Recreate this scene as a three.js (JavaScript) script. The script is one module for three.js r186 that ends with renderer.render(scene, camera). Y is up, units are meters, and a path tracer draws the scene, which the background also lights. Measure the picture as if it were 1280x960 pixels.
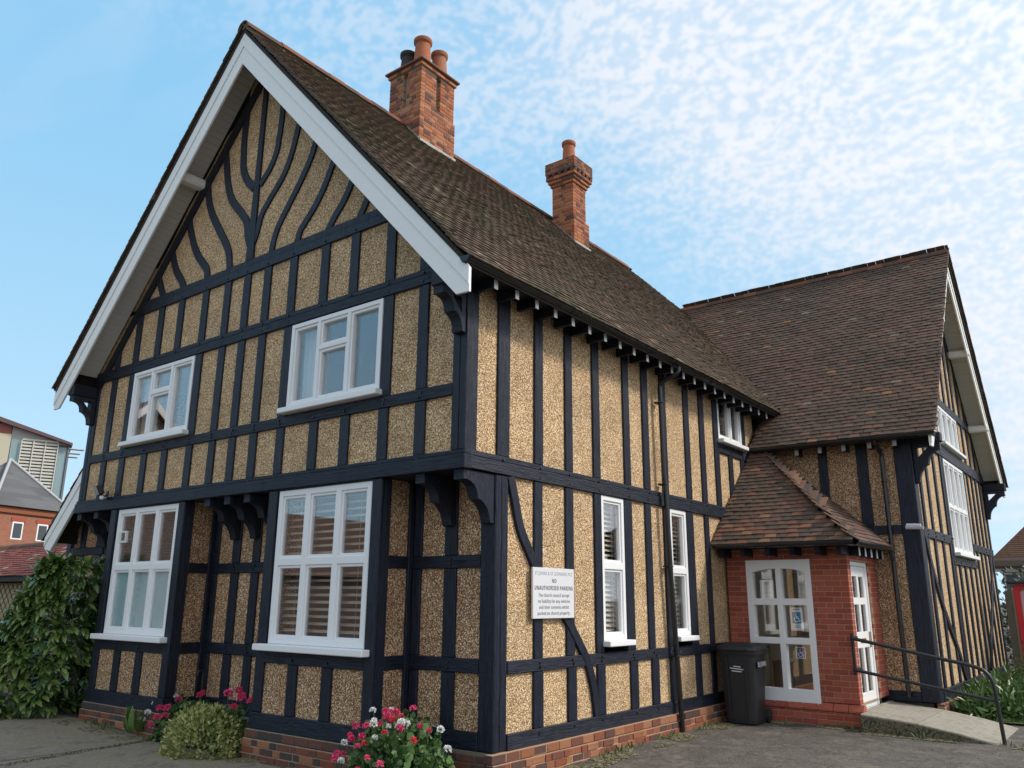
import * as THREE from 'three';
import { mergeGeometries } from 'three/addons/utils/BufferGeometryUtils.js';
import { ImprovedNoise } from 'three/addons/math/ImprovedNoise.js';

// ---------------------------------------------------------------- camera, sky, sun, exposure
const scene = new THREE.Scene();
const camera = new THREE.PerspectiveCamera(50.73, 4 / 3, 0.1, 3000);
camera.rotation.order = 'YXZ';
camera.position.set(5.187, 1.65, 5.975);            // the house's front right corner is the origin
camera.rotation.set(0.26042, 0.65616, 0.00787);
scene.add(camera);

const SUN = new THREE.Vector3(0.643, 0.662, -0.386).normalize();
const perlin = new ImprovedNoise();
const N3 = (x, y, z = 0) => perlin.noise(x, y, z);
const sst = (a, b, x) => { const t = Math.min(1, Math.max(0, (x - a) / (b - a))); return t * t * (3 - 2 * t); };
const mix = (a, b, t) => a + (b - a) * t;
function makeSky() {
  const W = 2048, H = 1024, d = new Float32Array(W * H * 4);
  for (let j = 0; j < H; j++) {
    const el = ((j + 0.5) / H - 0.5) * Math.PI, y = Math.sin(el), c = Math.cos(el);
    for (let i = 0; i < W; i++) {
      const a = ((i + 0.5) / W - 0.5) * 2 * Math.PI, x = Math.cos(a) * c, z = Math.sin(a) * c, o = (j * W + i) * 4;
      let r, g, b;
      if (y < 0) { r = 0.20; g = 0.19; b = 0.17; } else {
        const t = Math.pow(1 - y, 2.6);
        r = mix(0.150, 0.43, t); g = mix(0.362, 0.59, t); b = mix(0.57, 0.69, t);
        const k = 1 / (y + 0.06), px = x * k, pz = z * k;                // the cloud sheet, a plane high above
        const big = N3(px * 1.3 + 5, pz * 1.3, 2.2) * 0.35 + N3(px * 3.1, pz * 3.1, 7.7) * 0.2;
        const cover = sst(-1.3, -0.25, px + big * 0.7);
        const wx = px + N3(px * 5, pz * 5, 1) * 0.05, wz = pz + N3(px * 5, pz * 5, 4) * 0.05;
        const near = sst(0.03, 0.16, y);
        let puff = 0.75 * N3(wx * 34, wz * 46, 0.5) + 0.95 * N3(wx * 68, wz * 92, 3.5) + 0.45 * N3(wx * 120, wz * 150, 6.1);
        puff = sst(-0.34, 0.42, puff * near + big * 0.3);
        const wisp = sst(0.05, 0.75, N3(px * 2.2 + pz * 1.1, pz * 7, 9.3) + 0.5 * N3(px * 6, pz * 15, 2.9));
        let den = cover * (0.24 + 0.34 * sst(0.35, 1, cover)) + cover * puff * (0.64 - 0.24 * sst(0.4, 1, cover)) + 0.14 * wisp * sst(-2.4, -0.4, px) * near;
        den = Math.min(1, den);
        const s = Math.max(0, x * SUN.x + y * SUN.y + z * SUN.z), glow = 1 + 0.9 * Math.pow(s, 5);
        const wr = 0.575 * glow, wg = 0.592 * glow, wb = 0.63 * glow;
        r = mix(r, wr, den); g = mix(g, wg, den); b = mix(b, wb, den);
      }
      d[o] = r; d[o + 1] = g; d[o + 2] = b; d[o + 3] = 1;
    }
  }
  const t = new THREE.DataTexture(d, W, H, THREE.RGBAFormat, THREE.FloatType);
  t.mapping = THREE.EquirectangularReflectionMapping; t.magFilter = t.minFilter = THREE.LinearFilter;
  t.wrapS = THREE.RepeatWrapping; t.needsUpdate = true;
  return t;
}
const skyTex = makeSky();
scene.background = skyTex; scene.environment = skyTex;

const sun = new THREE.DirectionalLight(new THREE.Color().setRGB(1, 0.93, 0.82), 2.0);
sun.position.copy(SUN).multiplyScalar(60); sun.target.position.set(-2, 0, -5); sun.position.add(sun.target.position);
sun.castShadow = true; sun.shadow.radius = 16; sun.shadow.mapSize.set(4096, 4096);
Object.assign(sun.shadow.camera, { left: -30, right: 30, top: 30, bottom: -30, near: 1, far: 160 });
scene.add(sun, sun.target);

const renderer = new THREE.WebGLRenderer({ antialias: true });
renderer.setSize(1024, 768); renderer.shadowMap.enabled = true;
renderer.toneMapping = THREE.LinearToneMapping; renderer.toneMappingExposure = 1.56;

// ---------------------------------------------------------------- helpers
let seed = 12345;
const rnd = () => { seed |= 0; seed = seed + 0x6D2B79F5 | 0; let t = Math.imul(seed ^ seed >>> 15, 1 | seed); t = t + Math.imul(t ^ t >>> 7, 61 | t) ^ t; return ((t ^ t >>> 14) >>> 0) / 4294967296; };
const rr = (a, b) => a + (b - a) * rnd();
const pick = (a) => a[Math.floor(rnd() * a.length)];
const lin = (r, g, b) => new THREE.Color().setRGB(r, g, b);
const V = (x, y, z) => new THREE.Vector3(x, y, z);
const taken = {};
const numbered = (n) => { const k = taken[n] = (taken[n] ?? -1) + 1; return k ? n + '_' + String(k).padStart(3, '0') : n; };
function P(name, geo, mat, parent) {
  const m = new THREE.Mesh(geo, mat); m.name = name; m.castShadow = m.receiveShadow = true; parent.add(m); return m;
}
function tag(o, label, category, group, kind) {
  if (label) o.userData.label = label; if (category) o.userData.category = category;
  if (group) o.userData.group = group; if (kind) o.userData.kind = kind; return o;
}
function thing(name, label, category, group, pos) {
  const g = new THREE.Group(); g.name = numbered(name); if (pos) g.position.set(...pos);
  scene.add(g); return tag(g, label, category, group);
}
function single(name, geo, mat, label, category, group, kind) { return tag(P(numbered(name), geo, mat, scene), label, category, group, kind); }
function G(name, parent) { const g = new THREE.Group(); g.name = name; parent.add(g); return g; }

// a box with chamfered edges; uv in metres, v along the grain
function cbox(x0, x1, y0, y1, z0, z1, c = 0.004, along = 'y', off = true) {
  const h = [(x1 - x0) / 2, (y1 - y0) / 2, (z1 - z0) / 2], o = [(x0 + x1) / 2, (y0 + y1) / 2, (z0 + z1) / 2];
  c = Math.min(c, h[0] * 0.45, h[1] * 0.45, h[2] * 0.45);
  const pos = [], nor = [], uv = [], A = 'xyz'.indexOf(along), uo = off ? rnd() * 7 : 0, vo = off ? rnd() * 7 : 0;
  const pt = (s, ax) => [0, 1, 2].map((k) => s[k] * (h[k] - (k === ax ? 0 : c)));
  const tri = (a, b, d) => {
    const e1 = [0, 1, 2].map((k) => b[k] - a[k]), e2 = [0, 1, 2].map((k) => d[k] - a[k]);
    let n = [e1[1] * e2[2] - e1[2] * e2[1], e1[2] * e2[0] - e1[0] * e2[2], e1[0] * e2[1] - e1[1] * e2[0]];
    const m = [0, 1, 2].map((k) => (a[k] + b[k] + d[k]) / h[k]);
    if (n[0] * m[0] + n[1] * m[1] + n[2] * m[2] < 0) { [b, d] = [d, b]; n = n.map((q) => -q); }
    const l = Math.hypot(...n) || 1; n = n.map((q) => q / l);
    const an = n.map(Math.abs), dom = an[0] > an[1] && an[0] > an[2] ? 0 : an[1] > an[2] ? 1 : 2;
    const vA = dom === A ? (dom + 1) % 3 : A, uA = 3 - dom - vA;
    for (const p of [a, b, d]) { pos.push(p[0] + o[0], p[1] + o[1], p[2] + o[2]); nor.push(...n); uv.push(p[uA] + o[uA] + uo, p[vA] + o[vA] + vo); }
  };
  const quad = (a, b, d, e) => { tri(a, b, d); tri(a, d, e); };
  for (let ax = 0; ax < 3; ax++) {
    const b = (ax + 1) % 3, d = (ax + 2) % 3;
    for (const s of [-1, 1]) {
      const q = [[-1, -1], [1, -1], [1, 1], [-1, 1]].map(([p, r]) => { const v = [0, 0, 0]; v[ax] = s; v[b] = p; v[d] = r; return pt(v, ax); });
      quad(...q);
    }
    if (c > 0) for (const s of [-1, 1]) for (const t of [-1, 1]) {
      const m = (r) => { const v = [0, 0, 0]; v[ax] = s; v[b] = t; v[d] = r; return v; };
      quad(pt(m(-1), ax), pt(m(1), ax), pt(m(1), b), pt(m(-1), b));
    }
  }
  if (c > 0) for (const sx of [-1, 1]) for (const sy of [-1, 1]) for (const sz of [-1, 1]) { const s = [sx, sy, sz]; tri(pt(s, 0), pt(s, 1), pt(s, 2)); }
  const g = new THREE.BufferGeometry();
  g.setAttribute('position', new THREE.Float32BufferAttribute(pos, 3)); g.setAttribute('normal', new THREE.Float32BufferAttribute(nor, 3)); g.setAttribute('uv', new THREE.Float32BufferAttribute(uv, 2));
  return g;
}
function prism(pts, z0, z1, bevel = 0) {          // polygon in x, y drawn out along z
  const s = new THREE.Shape(pts.map((p) => new THREE.Vector2(p[0], p[1])));
  const g = new THREE.ExtrudeGeometry(s, { depth: z1 - z0 - 2 * bevel, bevelEnabled: bevel > 0, bevelSize: bevel, bevelThickness: bevel, bevelOffset: -bevel, bevelSegments: 1, steps: 1 });
  return g.translate(0, 0, z0 + bevel);
}
const flat = (g) => { const q = g.index ? g.toNonIndexed() : g; for (const k of Object.keys(q.attributes)) if (!['position', 'normal', 'uv'].includes(k)) q.deleteAttribute(k); return q; };
const merge = (...l) => mergeGeometries(l.flat().map(flat));
function clip(poly, a, b, c) {                     // keep a x + b y <= c
  const out = [];
  for (let i = 0; i < poly.length; i++) {
    const p = poly[i], q = poly[(i + 1) % poly.length], dp = a * p[0] + b * p[1] - c, dq = a * q[0] + b * q[1] - c;
    if (dp <= 0) out.push(p);
    if (dp * dq < 0) { const t = dp / (dp - dq); out.push([p[0] + t * (q[0] - p[0]), p[1] + t * (q[1] - p[1])]); }
  }
  return out;
}
function tube(pts, r, tension = 0, seg = 40, rad = 10) {
  const c = tension < 0 ? new THREE.CurvePath() : new THREE.CatmullRomCurve3(pts.map((p) => V(...p)), false, 'catmullrom', tension);
  if (tension < 0) for (let i = 0; i + 1 < pts.length; i++) c.add(new THREE.LineCurve3(V(...pts[i]), V(...pts[i + 1])));
  return new THREE.TubeGeometry(c, seg, r, rad, false);
}
function rod(a, b, r, rad = 10) { return tube([a, b], r, 0, 1, rad); }

// ---------------------------------------------------------------- computed textures
function tex(w, h, fn, srgb, rx = 1, ry = 1) {
  const d = new Uint8Array(w * h * 4);
  for (let j = 0; j < h; j++) for (let i = 0; i < w; i++) {
    const c = fn(i, j), o = (j * w + i) * 4;
    for (let k = 0; k < 3; k++) { let v = Array.isArray(c) ? c[k] : c; v = Math.min(1, Math.max(0, v)); if (srgb) v = v <= 0.0031308 ? v * 12.92 : 1.055 * Math.pow(v, 1 / 2.4) - 0.055; d[o + k] = v * 255; }
    d[o + 3] = 255;
  }
  const t = new THREE.DataTexture(d, w, h, THREE.RGBAFormat); t.wrapS = t.wrapT = THREE.RepeatWrapping; t.magFilter = THREE.LinearFilter; t.minFilter = THREE.LinearMipmapLinearFilter; t.generateMipmaps = true;
  if (srgb) t.colorSpace = THREE.SRGBColorSpace; t.repeat.set(rx, ry); t.needsUpdate = true; return t;
}
// noise that repeats after n cells
function tnoise(n, s) { const g = new Float32Array(n * n); let q = s; for (let i = 0; i < n * n; i++) { q = Math.imul(q ^ q >>> 13, 0x5bd1e995) + i * 7919 | 0; g[i] = ((q >>> 0) % 10007) / 10007; } return (x, y) => { x = ((x % n) + n) % n; y = ((y % n) + n) % n; const i = x | 0, j = y | 0, u = x - i, v = y - j, i1 = (i + 1) % n, j1 = (j + 1) % n, su = u * u * (3 - 2 * u), sv = v * v * (3 - 2 * v); return mix(mix(g[j * n + i], g[j * n + i1], su), mix(g[j1 * n + i], g[j1 * n + i1], su), sv); }; }
function pebbles(size, cells, palette, mortar, s) {
  const g = [], bump = new Float32Array(size * size), col = new Float32Array(size * size * 3); let old = seed; seed = s;
  for (let i = 0; i < cells * cells; i++) g.push([rnd(), rnd(), rr(0.75, 1.25), rr(0, 6.28), rr(0.6, 1), pick(palette), rr(0.75, 1.2)]);
  const cs = size / cells, broad = tnoise(8, s + 3);
  for (let j = 0; j < size; j++) for (let i = 0; i < size; i++) {
    const fx = i / cs, fy = j / cs, ci = Math.floor(fx), cj = Math.floor(fy); let best = 9, bc = null;
    for (let b = -1; b <= 1; b++) for (let a = -1; a <= 1; a++) {
      const q = g[((cj + b + cells) % cells) * cells + ((ci + a + cells) % cells)];
      const dx = fx - (ci + a + q[0]), dy = fy - (cj + b + q[1]), ca = Math.cos(q[3]), sa = Math.sin(q[3]);
      const u = (dx * ca + dy * sa) * q[4], v = (-dx * sa + dy * ca) / q[4], dd = Math.hypot(u, v) / q[2];
      if (dd < best) { best = dd; bc = q; }
    }
    const e = sst(0.66, 0.42, best), o = j * size + i, m = 0.88 + 0.24 * broad(i / size * 8, j / size * 8);
    bump[o] = e;
    for (let k = 0; k < 3; k++) col[o * 3 + k] = mix(mortar[k], bc[5][k] * bc[6], e) * m;
  }
  seed = old;
  const m = 1 / 1.9;
  return { map: tex(size, size, (i, j) => { const o = (j * size + i) * 3; return [col[o], col[o + 1], col[o + 2]]; }, true, m, m), bump: tex(size, size, (i, j) => bump[j * size + i], false, m, m) };
}
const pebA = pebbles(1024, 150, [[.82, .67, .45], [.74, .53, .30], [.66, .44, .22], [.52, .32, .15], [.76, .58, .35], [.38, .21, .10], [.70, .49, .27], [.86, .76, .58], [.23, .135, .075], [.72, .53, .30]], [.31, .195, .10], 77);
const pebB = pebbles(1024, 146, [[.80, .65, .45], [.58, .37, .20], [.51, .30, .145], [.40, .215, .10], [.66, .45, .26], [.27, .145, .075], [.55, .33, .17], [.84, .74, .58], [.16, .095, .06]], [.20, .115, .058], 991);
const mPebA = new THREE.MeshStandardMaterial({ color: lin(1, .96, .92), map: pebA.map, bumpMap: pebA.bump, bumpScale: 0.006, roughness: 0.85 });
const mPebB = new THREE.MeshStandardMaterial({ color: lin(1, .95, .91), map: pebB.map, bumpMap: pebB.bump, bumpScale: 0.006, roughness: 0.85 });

const nA = tnoise(64, 5), nB = tnoise(128, 9), nC = tnoise(16, 21), nD = tnoise(256, 31);
// wood grain: long streaks along v
const grainFn = (i, j, S) => { const u = i / S, v = j / S; return 0.5 * nD(u * 256, v * 8) + 0.3 * nB(u * 128, v * 16) + 0.2 * nA(u * 64, v * 64); };
const woodBump = tex(512, 512, (i, j) => { const g = grainFn(i, j, 512); return g - 0.55 * sst(0.74, 0.9, nD(i / 2, j / 512 * 4)); }, false, 1.4, 0.7);
const woodWorn = tex(512, 512, (i, j) => { const g = grainFn(i, j, 512), w = nC(i / 32, j / 32), k = 0.4 + 0.9 * sst(0.35, 0.8, g) * (0.5 + w) ; return [k * .9, k * .88, k * .85]; }, true, 1.4, 0.7);
const mTimber = new THREE.MeshPhysicalMaterial({ color: lin(.0125, .019, .041), map: woodWorn, bumpMap: woodBump, bumpScale: 0.006, roughness: 0.48, specularIntensity: 0.75 });   // one black paint on every timber
const mTimberSide = mTimber;
const fine = tex(256, 256, (i, j) => { const k = 0.72 + 0.36 * nD(i, j) * nB(i / 2, j / 2) + 0.28 * (nA(i / 4, j / 4) - 0.4); return [k, k, k]; }, true, 3, 3);
const fineBump = tex(256, 256, (i, j) => 0.6 * nD(i, j) + 0.4 * nB(i / 2, j / 2), false, 3, 3);
const M = (r, g, b, rough = 0.8, extra = {}) => new THREE.MeshStandardMaterial({ color: lin(r, g, b), roughness: rough, ...extra });
const grainy = (r, g, b, rough = 0.9, bs = 0.003) => M(r, g, b, rough, { map: fine, bumpMap: fineBump, bumpScale: bs });
const mWhite = new THREE.MeshPhysicalMaterial({ color: lin(.82, .82, .82), roughness: 0.38 });
const mWhitePaint = M(.88, .88, .87, 0.5, { map: tex(256, 256, (i, j) => { const k = 0.96 + 0.04 * nA(i / 4, j / 4) - 0.06 * sst(0.8, 0.95, nB(i / 2, j / 8)); return [k, k, k * .985]; }, true, .8, .8) });
const mSoffit = M(.60, .585, .55, 0.6);
const mBlackPlastic = M(.018, .018, .020, 0.24);
const mBlackIron = M(.014, .014, .016, 0.45);
const mGlass = new THREE.MeshPhysicalMaterial({ color: lin(1, 1, 1), transmission: 1, thickness: 0, roughness: 0.01, ior: 1.65 });
const mLead = grainy(.30, .31, .33, 0.55);
const mInner = M(.10, .09, .08, 0.9), mInnerDark = M(.14, .12, .10, 0.9);
// ---------------------------------------------------------------- ground
const gh = (x, z) => -0.07 * sst(-3.2, -0.3, z) * sst(-7.2, -4.8, x);
function sheet(xs, zs, yfn, uvs = 1) {
  const pos = [], uv = [], idx = [];
  for (const z of zs) for (const x of xs) { pos.push(x, yfn(x, z), z); uv.push(x * uvs, z * uvs); }
  const w = xs.length;
  for (let j = 0; j + 1 < zs.length; j++) for (let i = 0; i + 1 < w; i++) { const a = j * w + i; idx.push(a, a + w, a + 1, a + 1, a + w, a + w + 1); }
  const g = new THREE.BufferGeometry(); g.setAttribute('position', new THREE.Float32BufferAttribute(pos, 3)); g.setAttribute('uv', new THREE.Float32BufferAttribute(uv, 2)); g.setIndex(idx); g.computeVertexNormals(); return g;
}
const range = (a, b, s) => { const r = []; for (let x = a; x < b + 1e-6; x += s) r.push(x); return r; };
const asphaltMap = tex(1024, 1024, (i, j) => {
  const s = nD(i / 2, j / 2), t = nD(i / 4, j / 4), b = nC(i / 64, j / 64), c = nA(i / 16, j / 16);
  let k = 0.072 + 0.085 * (s - 0.5) + 0.05 * (t - 0.5) + 0.03 * (b - 0.5) + 0.025 * (c - 0.5); if (s > 0.93) k += 0.12;
  const w = sst(0.45, 0.85, nC(j / 64, i / 64) * 0.6 + c * 0.4) * 0.03;
  return [k * 1.10 + w * 1.1, k * 0.96 + w * 0.92, k * 0.83 + w * 0.62];
}, true, 1 / 3, 1 / 3);
const asphaltBump = tex(512, 512, (i, j) => 0.7 * nD(i / 2, j / 2) + 0.3 * nA(i / 8, j / 8), false, 1 / 1.5, 1 / 1.5);
const mAsphalt = new THREE.MeshStandardMaterial({ map: asphaltMap, bumpMap: asphaltBump, bumpScale: 0.0025, roughness: 0.92 });
single('ground', sheet([-900, -200, -60, -30, -20, ...range(-16, 12, 0.5), 20, 60, 200, 900], [-900, -200, -60, -30, ...range(-20, 12, 0.5), 20, 60, 200, 900], gh), mAsphalt, 'worn grey brown tarmac yard around the timbered house', 'ground', null, 'structure');

const concMap = tex(1024, 1024, (i, j) => {
  const s = nD(i / 2, j / 2), b = nC(i / 64, j / 64), c = nA(i / 16, j / 16), e = nB(i / 8, j / 8);
  const k = 0.23 + 0.16 * (s - 0.5) + 0.14 * (b - 0.5) + 0.11 * (c - 0.5), moss = sst(0.42, 0.78, b * 0.5 + c * 0.3 + e * 0.2) * 0.6;
  return [mix(k * 1.10, .15, moss), mix(k * 0.92, .125, moss), mix(k * 0.70, .06, moss)];
}, true, 1 / 3.3, 1 / 3.3);
const mConc = new THREE.MeshStandardMaterial({ map: concMap, bumpMap: asphaltBump, bumpScale: 0.002, roughness: 0.92 });
for (const [x0, x1, z0, z1] of [[-16, -4.9, 0.02, 9], [-4.87, -2.0, 0.12, 9]])   // two cast slabs with a joint between them
  single('pavement', sheet(range(x0, x1, (x1 - x0) / 20), range(z0, z1, (z1 - z0) / 24), (x, z) => gh(x, z) + 0.006), mConc, x0 < -10 ? 'brown grey concrete slab beside the laurel' : 'brown grey concrete slab before the flower beds', 'pavement', null, 'structure');

// ---------------------------------------------------------------- the house: wall frames (u along the wall, v up, w out of it)
const house = thing('timber_framed_house', 'black timber framed house with tan pebbledash panels and brown tiled roofs', 'house');
const RY = new THREE.Matrix4().makeRotationY(Math.PI / 2);
const TR = (x, y, z) => new THREE.Matrix4().makeTranslation(x, y, z);
const FR = { front: TR(0, 0, 0), rec: TR(0, 0, -0.51), side: RY.clone(), rear: TR(0, 0, -7.8), gable: TR(2.5, 0, 0).multiply(RY), cheek1: TR(-4.93, 0, 0).multiply(RY), cheek2: TR(-1.15, 0, 0).multiply(RY), porch: TR(0, 0, -6.25), porchSide: TR(1.8, 0, -6.25).multiply(RY), lean: TR(0, 0, -0.5) };
const woodOf = { front: mTimber, rec: mTimber, side: mTimberSide, rear: mTimber, gable: mTimberSide, cheek1: mTimber, cheek2: mTimber, lean: mTimber };
const pegs = [];
function beam(name, fr, u0, u1, v0, v1, along = 'x', w0 = -0.07, w1 = 0, mat = null) {
  return P(name, cbox(u0, u1, v0, v1, w0, w1, 0.006, along).applyMatrix4(FR[fr]), mat ?? woodOf[fr], house);
}
function infill(fr, u0, u1, v0, v1, mat) { return P('infill_panel', cbox(u0, u1, v0, v1, -0.11, -0.03, 0).applyMatrix4(FR[fr]), mat, house); }
// a row of upright studs between two rails with pebbledash panels between them; gaps: spans with a window in them
function row(fr, v0, v1, uA, uB, studs, mat, gaps = []) {
  let p = uA;
  const put = (a, b) => { if (b - a > 0.03 && !gaps.some(([g0, g1]) => (a + b) / 2 > g0 && (a + b) / 2 < g1)) infill(fr, a - 0.03, b + 0.03, v0 - 0.03, v1 + 0.03, mat); };
  for (const [a, b] of studs) {
    put(p, a); beam('stud', fr, a, b, v0, v1, 'y', -0.07, rr(-0.003, 0)); p = b;
    pegs.push([fr, (a + b) / 2 + rr(-.02, .02), v0 - 0.045], [fr, (a + b) / 2 + rr(-.02, .02), v1 + 0.045]);
  }
  put(p, uB);
}
const ctr = (l, w = 0.15) => l.map((c) => [c - w / 2, c + w / 2]);

// --- front gable wall, upper storey
const OFF = [0.455, 1.0, 1.63, 2.18, 2.805, 3.36];
const both = (l) => [...l.map((o) => -4 - o).reverse(), ...l.map((o) => -4 + o)].sort((a, b) => a - b);
beam('jetty_beam', 'front', -8.03, 0.02, 2.90, 3.045, 'x', -0.09, 0.025);
beam('beam_moulding', 'front', -8.02, 0.012, 3.047, 3.09, 'x', -0.09, 0.012);
for (const x of [-8, -0.19]) {
  P('corner_post', cbox(x, x + 0.095, 3.092, 4.99, -0.19, 0, 0.007), mTimber, house);
  P('corner_post', cbox(x + 0.098, x + 0.19, 3.092, 4.99, -0.19, -0.004, 0.007), mTimber, house);
}
row('front', 3.092, 3.665, -7.81, -0.19, ctr([...both(OFF), -4].sort((a, b) => a - b)), mPebA);
beam('rail', 'front', -7.81, -0.19, 3.667, 3.795, 'x', -0.08, 0.006);
row('front', 3.797, 4.975, -7.81, -0.19, [...ctr([-7.36]), [-6.89, -6.735], ...ctr([-5.0], .16), ...ctr([-4.455, -4, -3.545]), ...ctr([-3.0], .16), [-1.265, -1.11], ...ctr([-0.64])], mPebA, [[-6.73, -5.09], [-2.91, -1.27]]);
beam('tie_beam', 'front', -7.99, -0.005, 4.977, 5.09, 'x', -0.08, 0.012);
beam('beam_moulding', 'front', -7.95, -0.05, 5.092, 5.155, 'x', -0.08, 0.006);
// above the tie: panels are cut to the roof slope
const RK = 1.09, rake = (poly, top) => clip(clip(poly, RK, 1, top - 4 * RK), -RK, 1, top + 4 * RK);
function cutPanel(poly, mat = mPebA) { const q = rake(poly, 9.50); if (q.length > 2) P('infill_panel', prism(q, -0.11, -0.03), mat, house); }
function cutTimber(name, poly, w1 = -0.002) { const q = rake(poly, 9.03); if (q.length > 2) P(name, prism(q, -0.07, w1, 0.004), mTimber, house); }
{
  const cs = [...both(OFF), -4].sort((a, b) => a - b);
  for (const c of cs) { cutTimber('stud', [[c - .075, 5.157], [c + .075, 5.157], [c + .075, 5.928], [c - .075, 5.928]]); pegs.push(['front', c, 5.12], ['front', c, 5.97]); }
  const e = [-8.3, ...cs, 0.3];
  for (let i = 0; i + 1 < e.length; i++) cutPanel([[e[i], 5.12], [e[i + 1], 5.12], [e[i + 1], 6.0], [e[i], 6.0]]);
}
cutTimber('collar_beam', [[-7, 5.93], [-1, 5.93], [-1, 6.045], [-7, 6.045]], 0.008);
cutTimber('beam_moulding', [[-7, 6.047], [-1, 6.047], [-1, 6.14], [-7, 6.14]], 0.002);
P('king_post', prism([[-4.085, 6.142], [-3.915, 6.142], [-3.945, 7.4], [-3.95, 9.02], [-4.05, 9.02], [-4.055, 7.4]], -0.07, 0.002, 0.004), mTimber, house);
const BR = [
  [[-3.93, 7.27], [-3.74, 7.45], [-3.615, 7.67], [-3.58, 7.91], [-3.56, 8.15], [-3.56, 8.7]],
  [[-3.95, 6.40], [-3.885, 6.57], [-3.835, 6.76], [-3.70, 6.93], [-3.53, 7.10], [-3.375, 7.28], [-3.255, 7.54], [-3.18, 7.82], [-3.13, 8.02], [-3.05, 8.4]],
  [[-3.53, 6.10], [-3.51, 6.21], [-3.455, 6.41], [-3.365, 6.56], [-3.20, 6.775], [-3.04, 6.985], [-2.90, 7.19], [-2.80, 7.38], [-2.735, 7.6], [-2.66, 7.95]],
  [[-3.0, 6.08], [-2.975, 6.14], [-2.93, 6.28], [-2.825, 6.39], [-2.645, 6.575], [-2.51, 6.77], [-2.415, 6.95], [-2.335, 7.13], [-2.22, 7.5]],
  [[-2.40, 6.06], [-2.35, 6.15], [-2.25, 6.285], [-2.112, 6.435], [-2.015, 6.585], [-1.95, 6.715], [-1.82, 7.0]],
  [[-1.80, 6.08], [-1.775, 6.14], [-1.64, 6.38], [-1.5, 6.66]]];
const curve2 = (pts, n = 26) => new THREE.CatmullRomCurve3(pts.map((p) => V(p[0], p[1], 0))).getPoints(n).map((p) => [p.x, p.y]);
function ribbon(pts, w) {
  const L = [], R = [];
  pts.forEach((p, i) => { const a = pts[Math.max(0, i - 1)], b = pts[Math.min(pts.length - 1, i + 1)], l = Math.hypot(b[0] - a[0], b[1] - a[1]), nx = -(b[1] - a[1]) / l, ny = (b[0] - a[0]) / l; L.push([p[0] + nx * w / 2, p[1] + ny * w / 2]); R.push([p[0] - nx * w / 2, p[1] - ny * w / 2]); });
  return [...R, ...L.reverse()];
}
for (const sd of [1, -1]) {
  const fx = (l) => sd > 0 ? l : l.map(([x, y]) => [-8 - x, y]);
  const cv = BR.map((b) => curve2(b)), w = sd > 0 ? 0.105 : 0.125;
  cv.forEach((c) => { const q = clip(ribbon(fx(c), w), 0, -1, -6.142); cutTimber('brace', q, -0.004); });
  cutPanel(fx([[-4, 7.2], ...cv[0], [-3.6, 9.6], [-4, 9.6]]), mPebA);
  cutPanel(fx([[-4, 6.4], ...cv[1], ...[...cv[0]].reverse(), [-4, 7.2]]));
  cutPanel(fx([[-4, 6.1], ...cv[2], ...[...cv[1]].reverse(), [-4, 6.4]]));
  for (let i = 2; i < 5; i++) cutPanel(fx([...cv[i + 1], ...[...cv[i]].reverse()]));
  cutPanel(fx([[-1.8, 6.08], [-0.6, 6.08], [-0.6, 6.9], [-1.5, 6.66]]));
}
for (const sd of [1, -1]) {
  const q = [[-4, 9.03], [-4 + sd * 3.80, 9.03 - RK * 3.80], [-4 + sd * 3.95, 9.03 - RK * 3.80], [-4 + sd * 3.95, 9.25 - RK * 3.95], [-4, 9.25]];
  P('rake_timber', prism(sd > 0 ? q : [...q].reverse(), -0.07, 0.004, 0.004), mTimber, house);
}
// --- right side wall, upper storey
beam('jetty_beam', 'side', 0.03, 7.78, 2.91, 3.04, 'x', -0.09, 0.012);
beam('beam_moulding', 'side', 0.02, 7.78, 3.042, 3.10, 'x', -0.09, 0.004);
const SU = [[0.53, 0.735], [1.195, 1.35], [1.81, 1.96], [2.425, 2.58], [3.185, 3.34], [3.71, 3.87], [4.255, 4.41], [5.01, 5.17], [5.55, 5.71], [6.08, 6.24]];
row('side', 3.102, 5.0, 0.19, 6.24, SU, mPebA);
row('side', 3.102, 3.965, 6.24, 7.8, ctr([6.70, 7.20]), mPebA);
beam('sill_rail', 'side', 6.24, 7.78, 3.967, 4.12, 'x', -0.08, 0.004);
beam('stud', 'side', 7.22, 7.37, 4.122, 5.0, 'y');
infill('side', 7.33, 7.8, 4.1, 5.03, mPebA);
beam('wall_plate', 'side', 0.19, 7.78, 5.002, 5.12, 'x', -0.09, 0.0);
// --- right side wall, ground floor
const mSideWood = mTimberSide;
P('corner_post', cbox(-0.2, 0, 0.24, 2.898, -0.605, -0.51, 0.01), mSideWood, house);
P('corner_post', cbox(-0.2, -0.003, 0.24, 2.905, -0.725, -0.608, 0.012), mSideWood, house);
row('side', 1.062, 2.908, 0.725, 6.2, [[1.19, 1.34], [1.80, 1.955], [2.42, 2.575], [3.135, 3.335], [3.70, 3.855], [4.23, 4.405], [4.925, 5.15], [5.56, 5.70]], mPebA, [[2.575, 3.135], [4.405, 4.925]]);
beam('rail', 'side', 0.725, 6.2, 0.935, 1.06, 'x', -0.08, 0.004);
row('side', 0.387, 0.933, 0.725, 6.2, [[1.18, 1.35], [1.82, 1.985], [2.43, 2.595], [3.20, 3.375], [3.75, 3.93], [4.26, 4.43], [5.04, 5.205], [5.56, 5.70]], mPebA);
beam('sill_beam', 'side', 0.725, 6.2, 0.236, 0.385, 'x', -0.09, 0.008);
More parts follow.
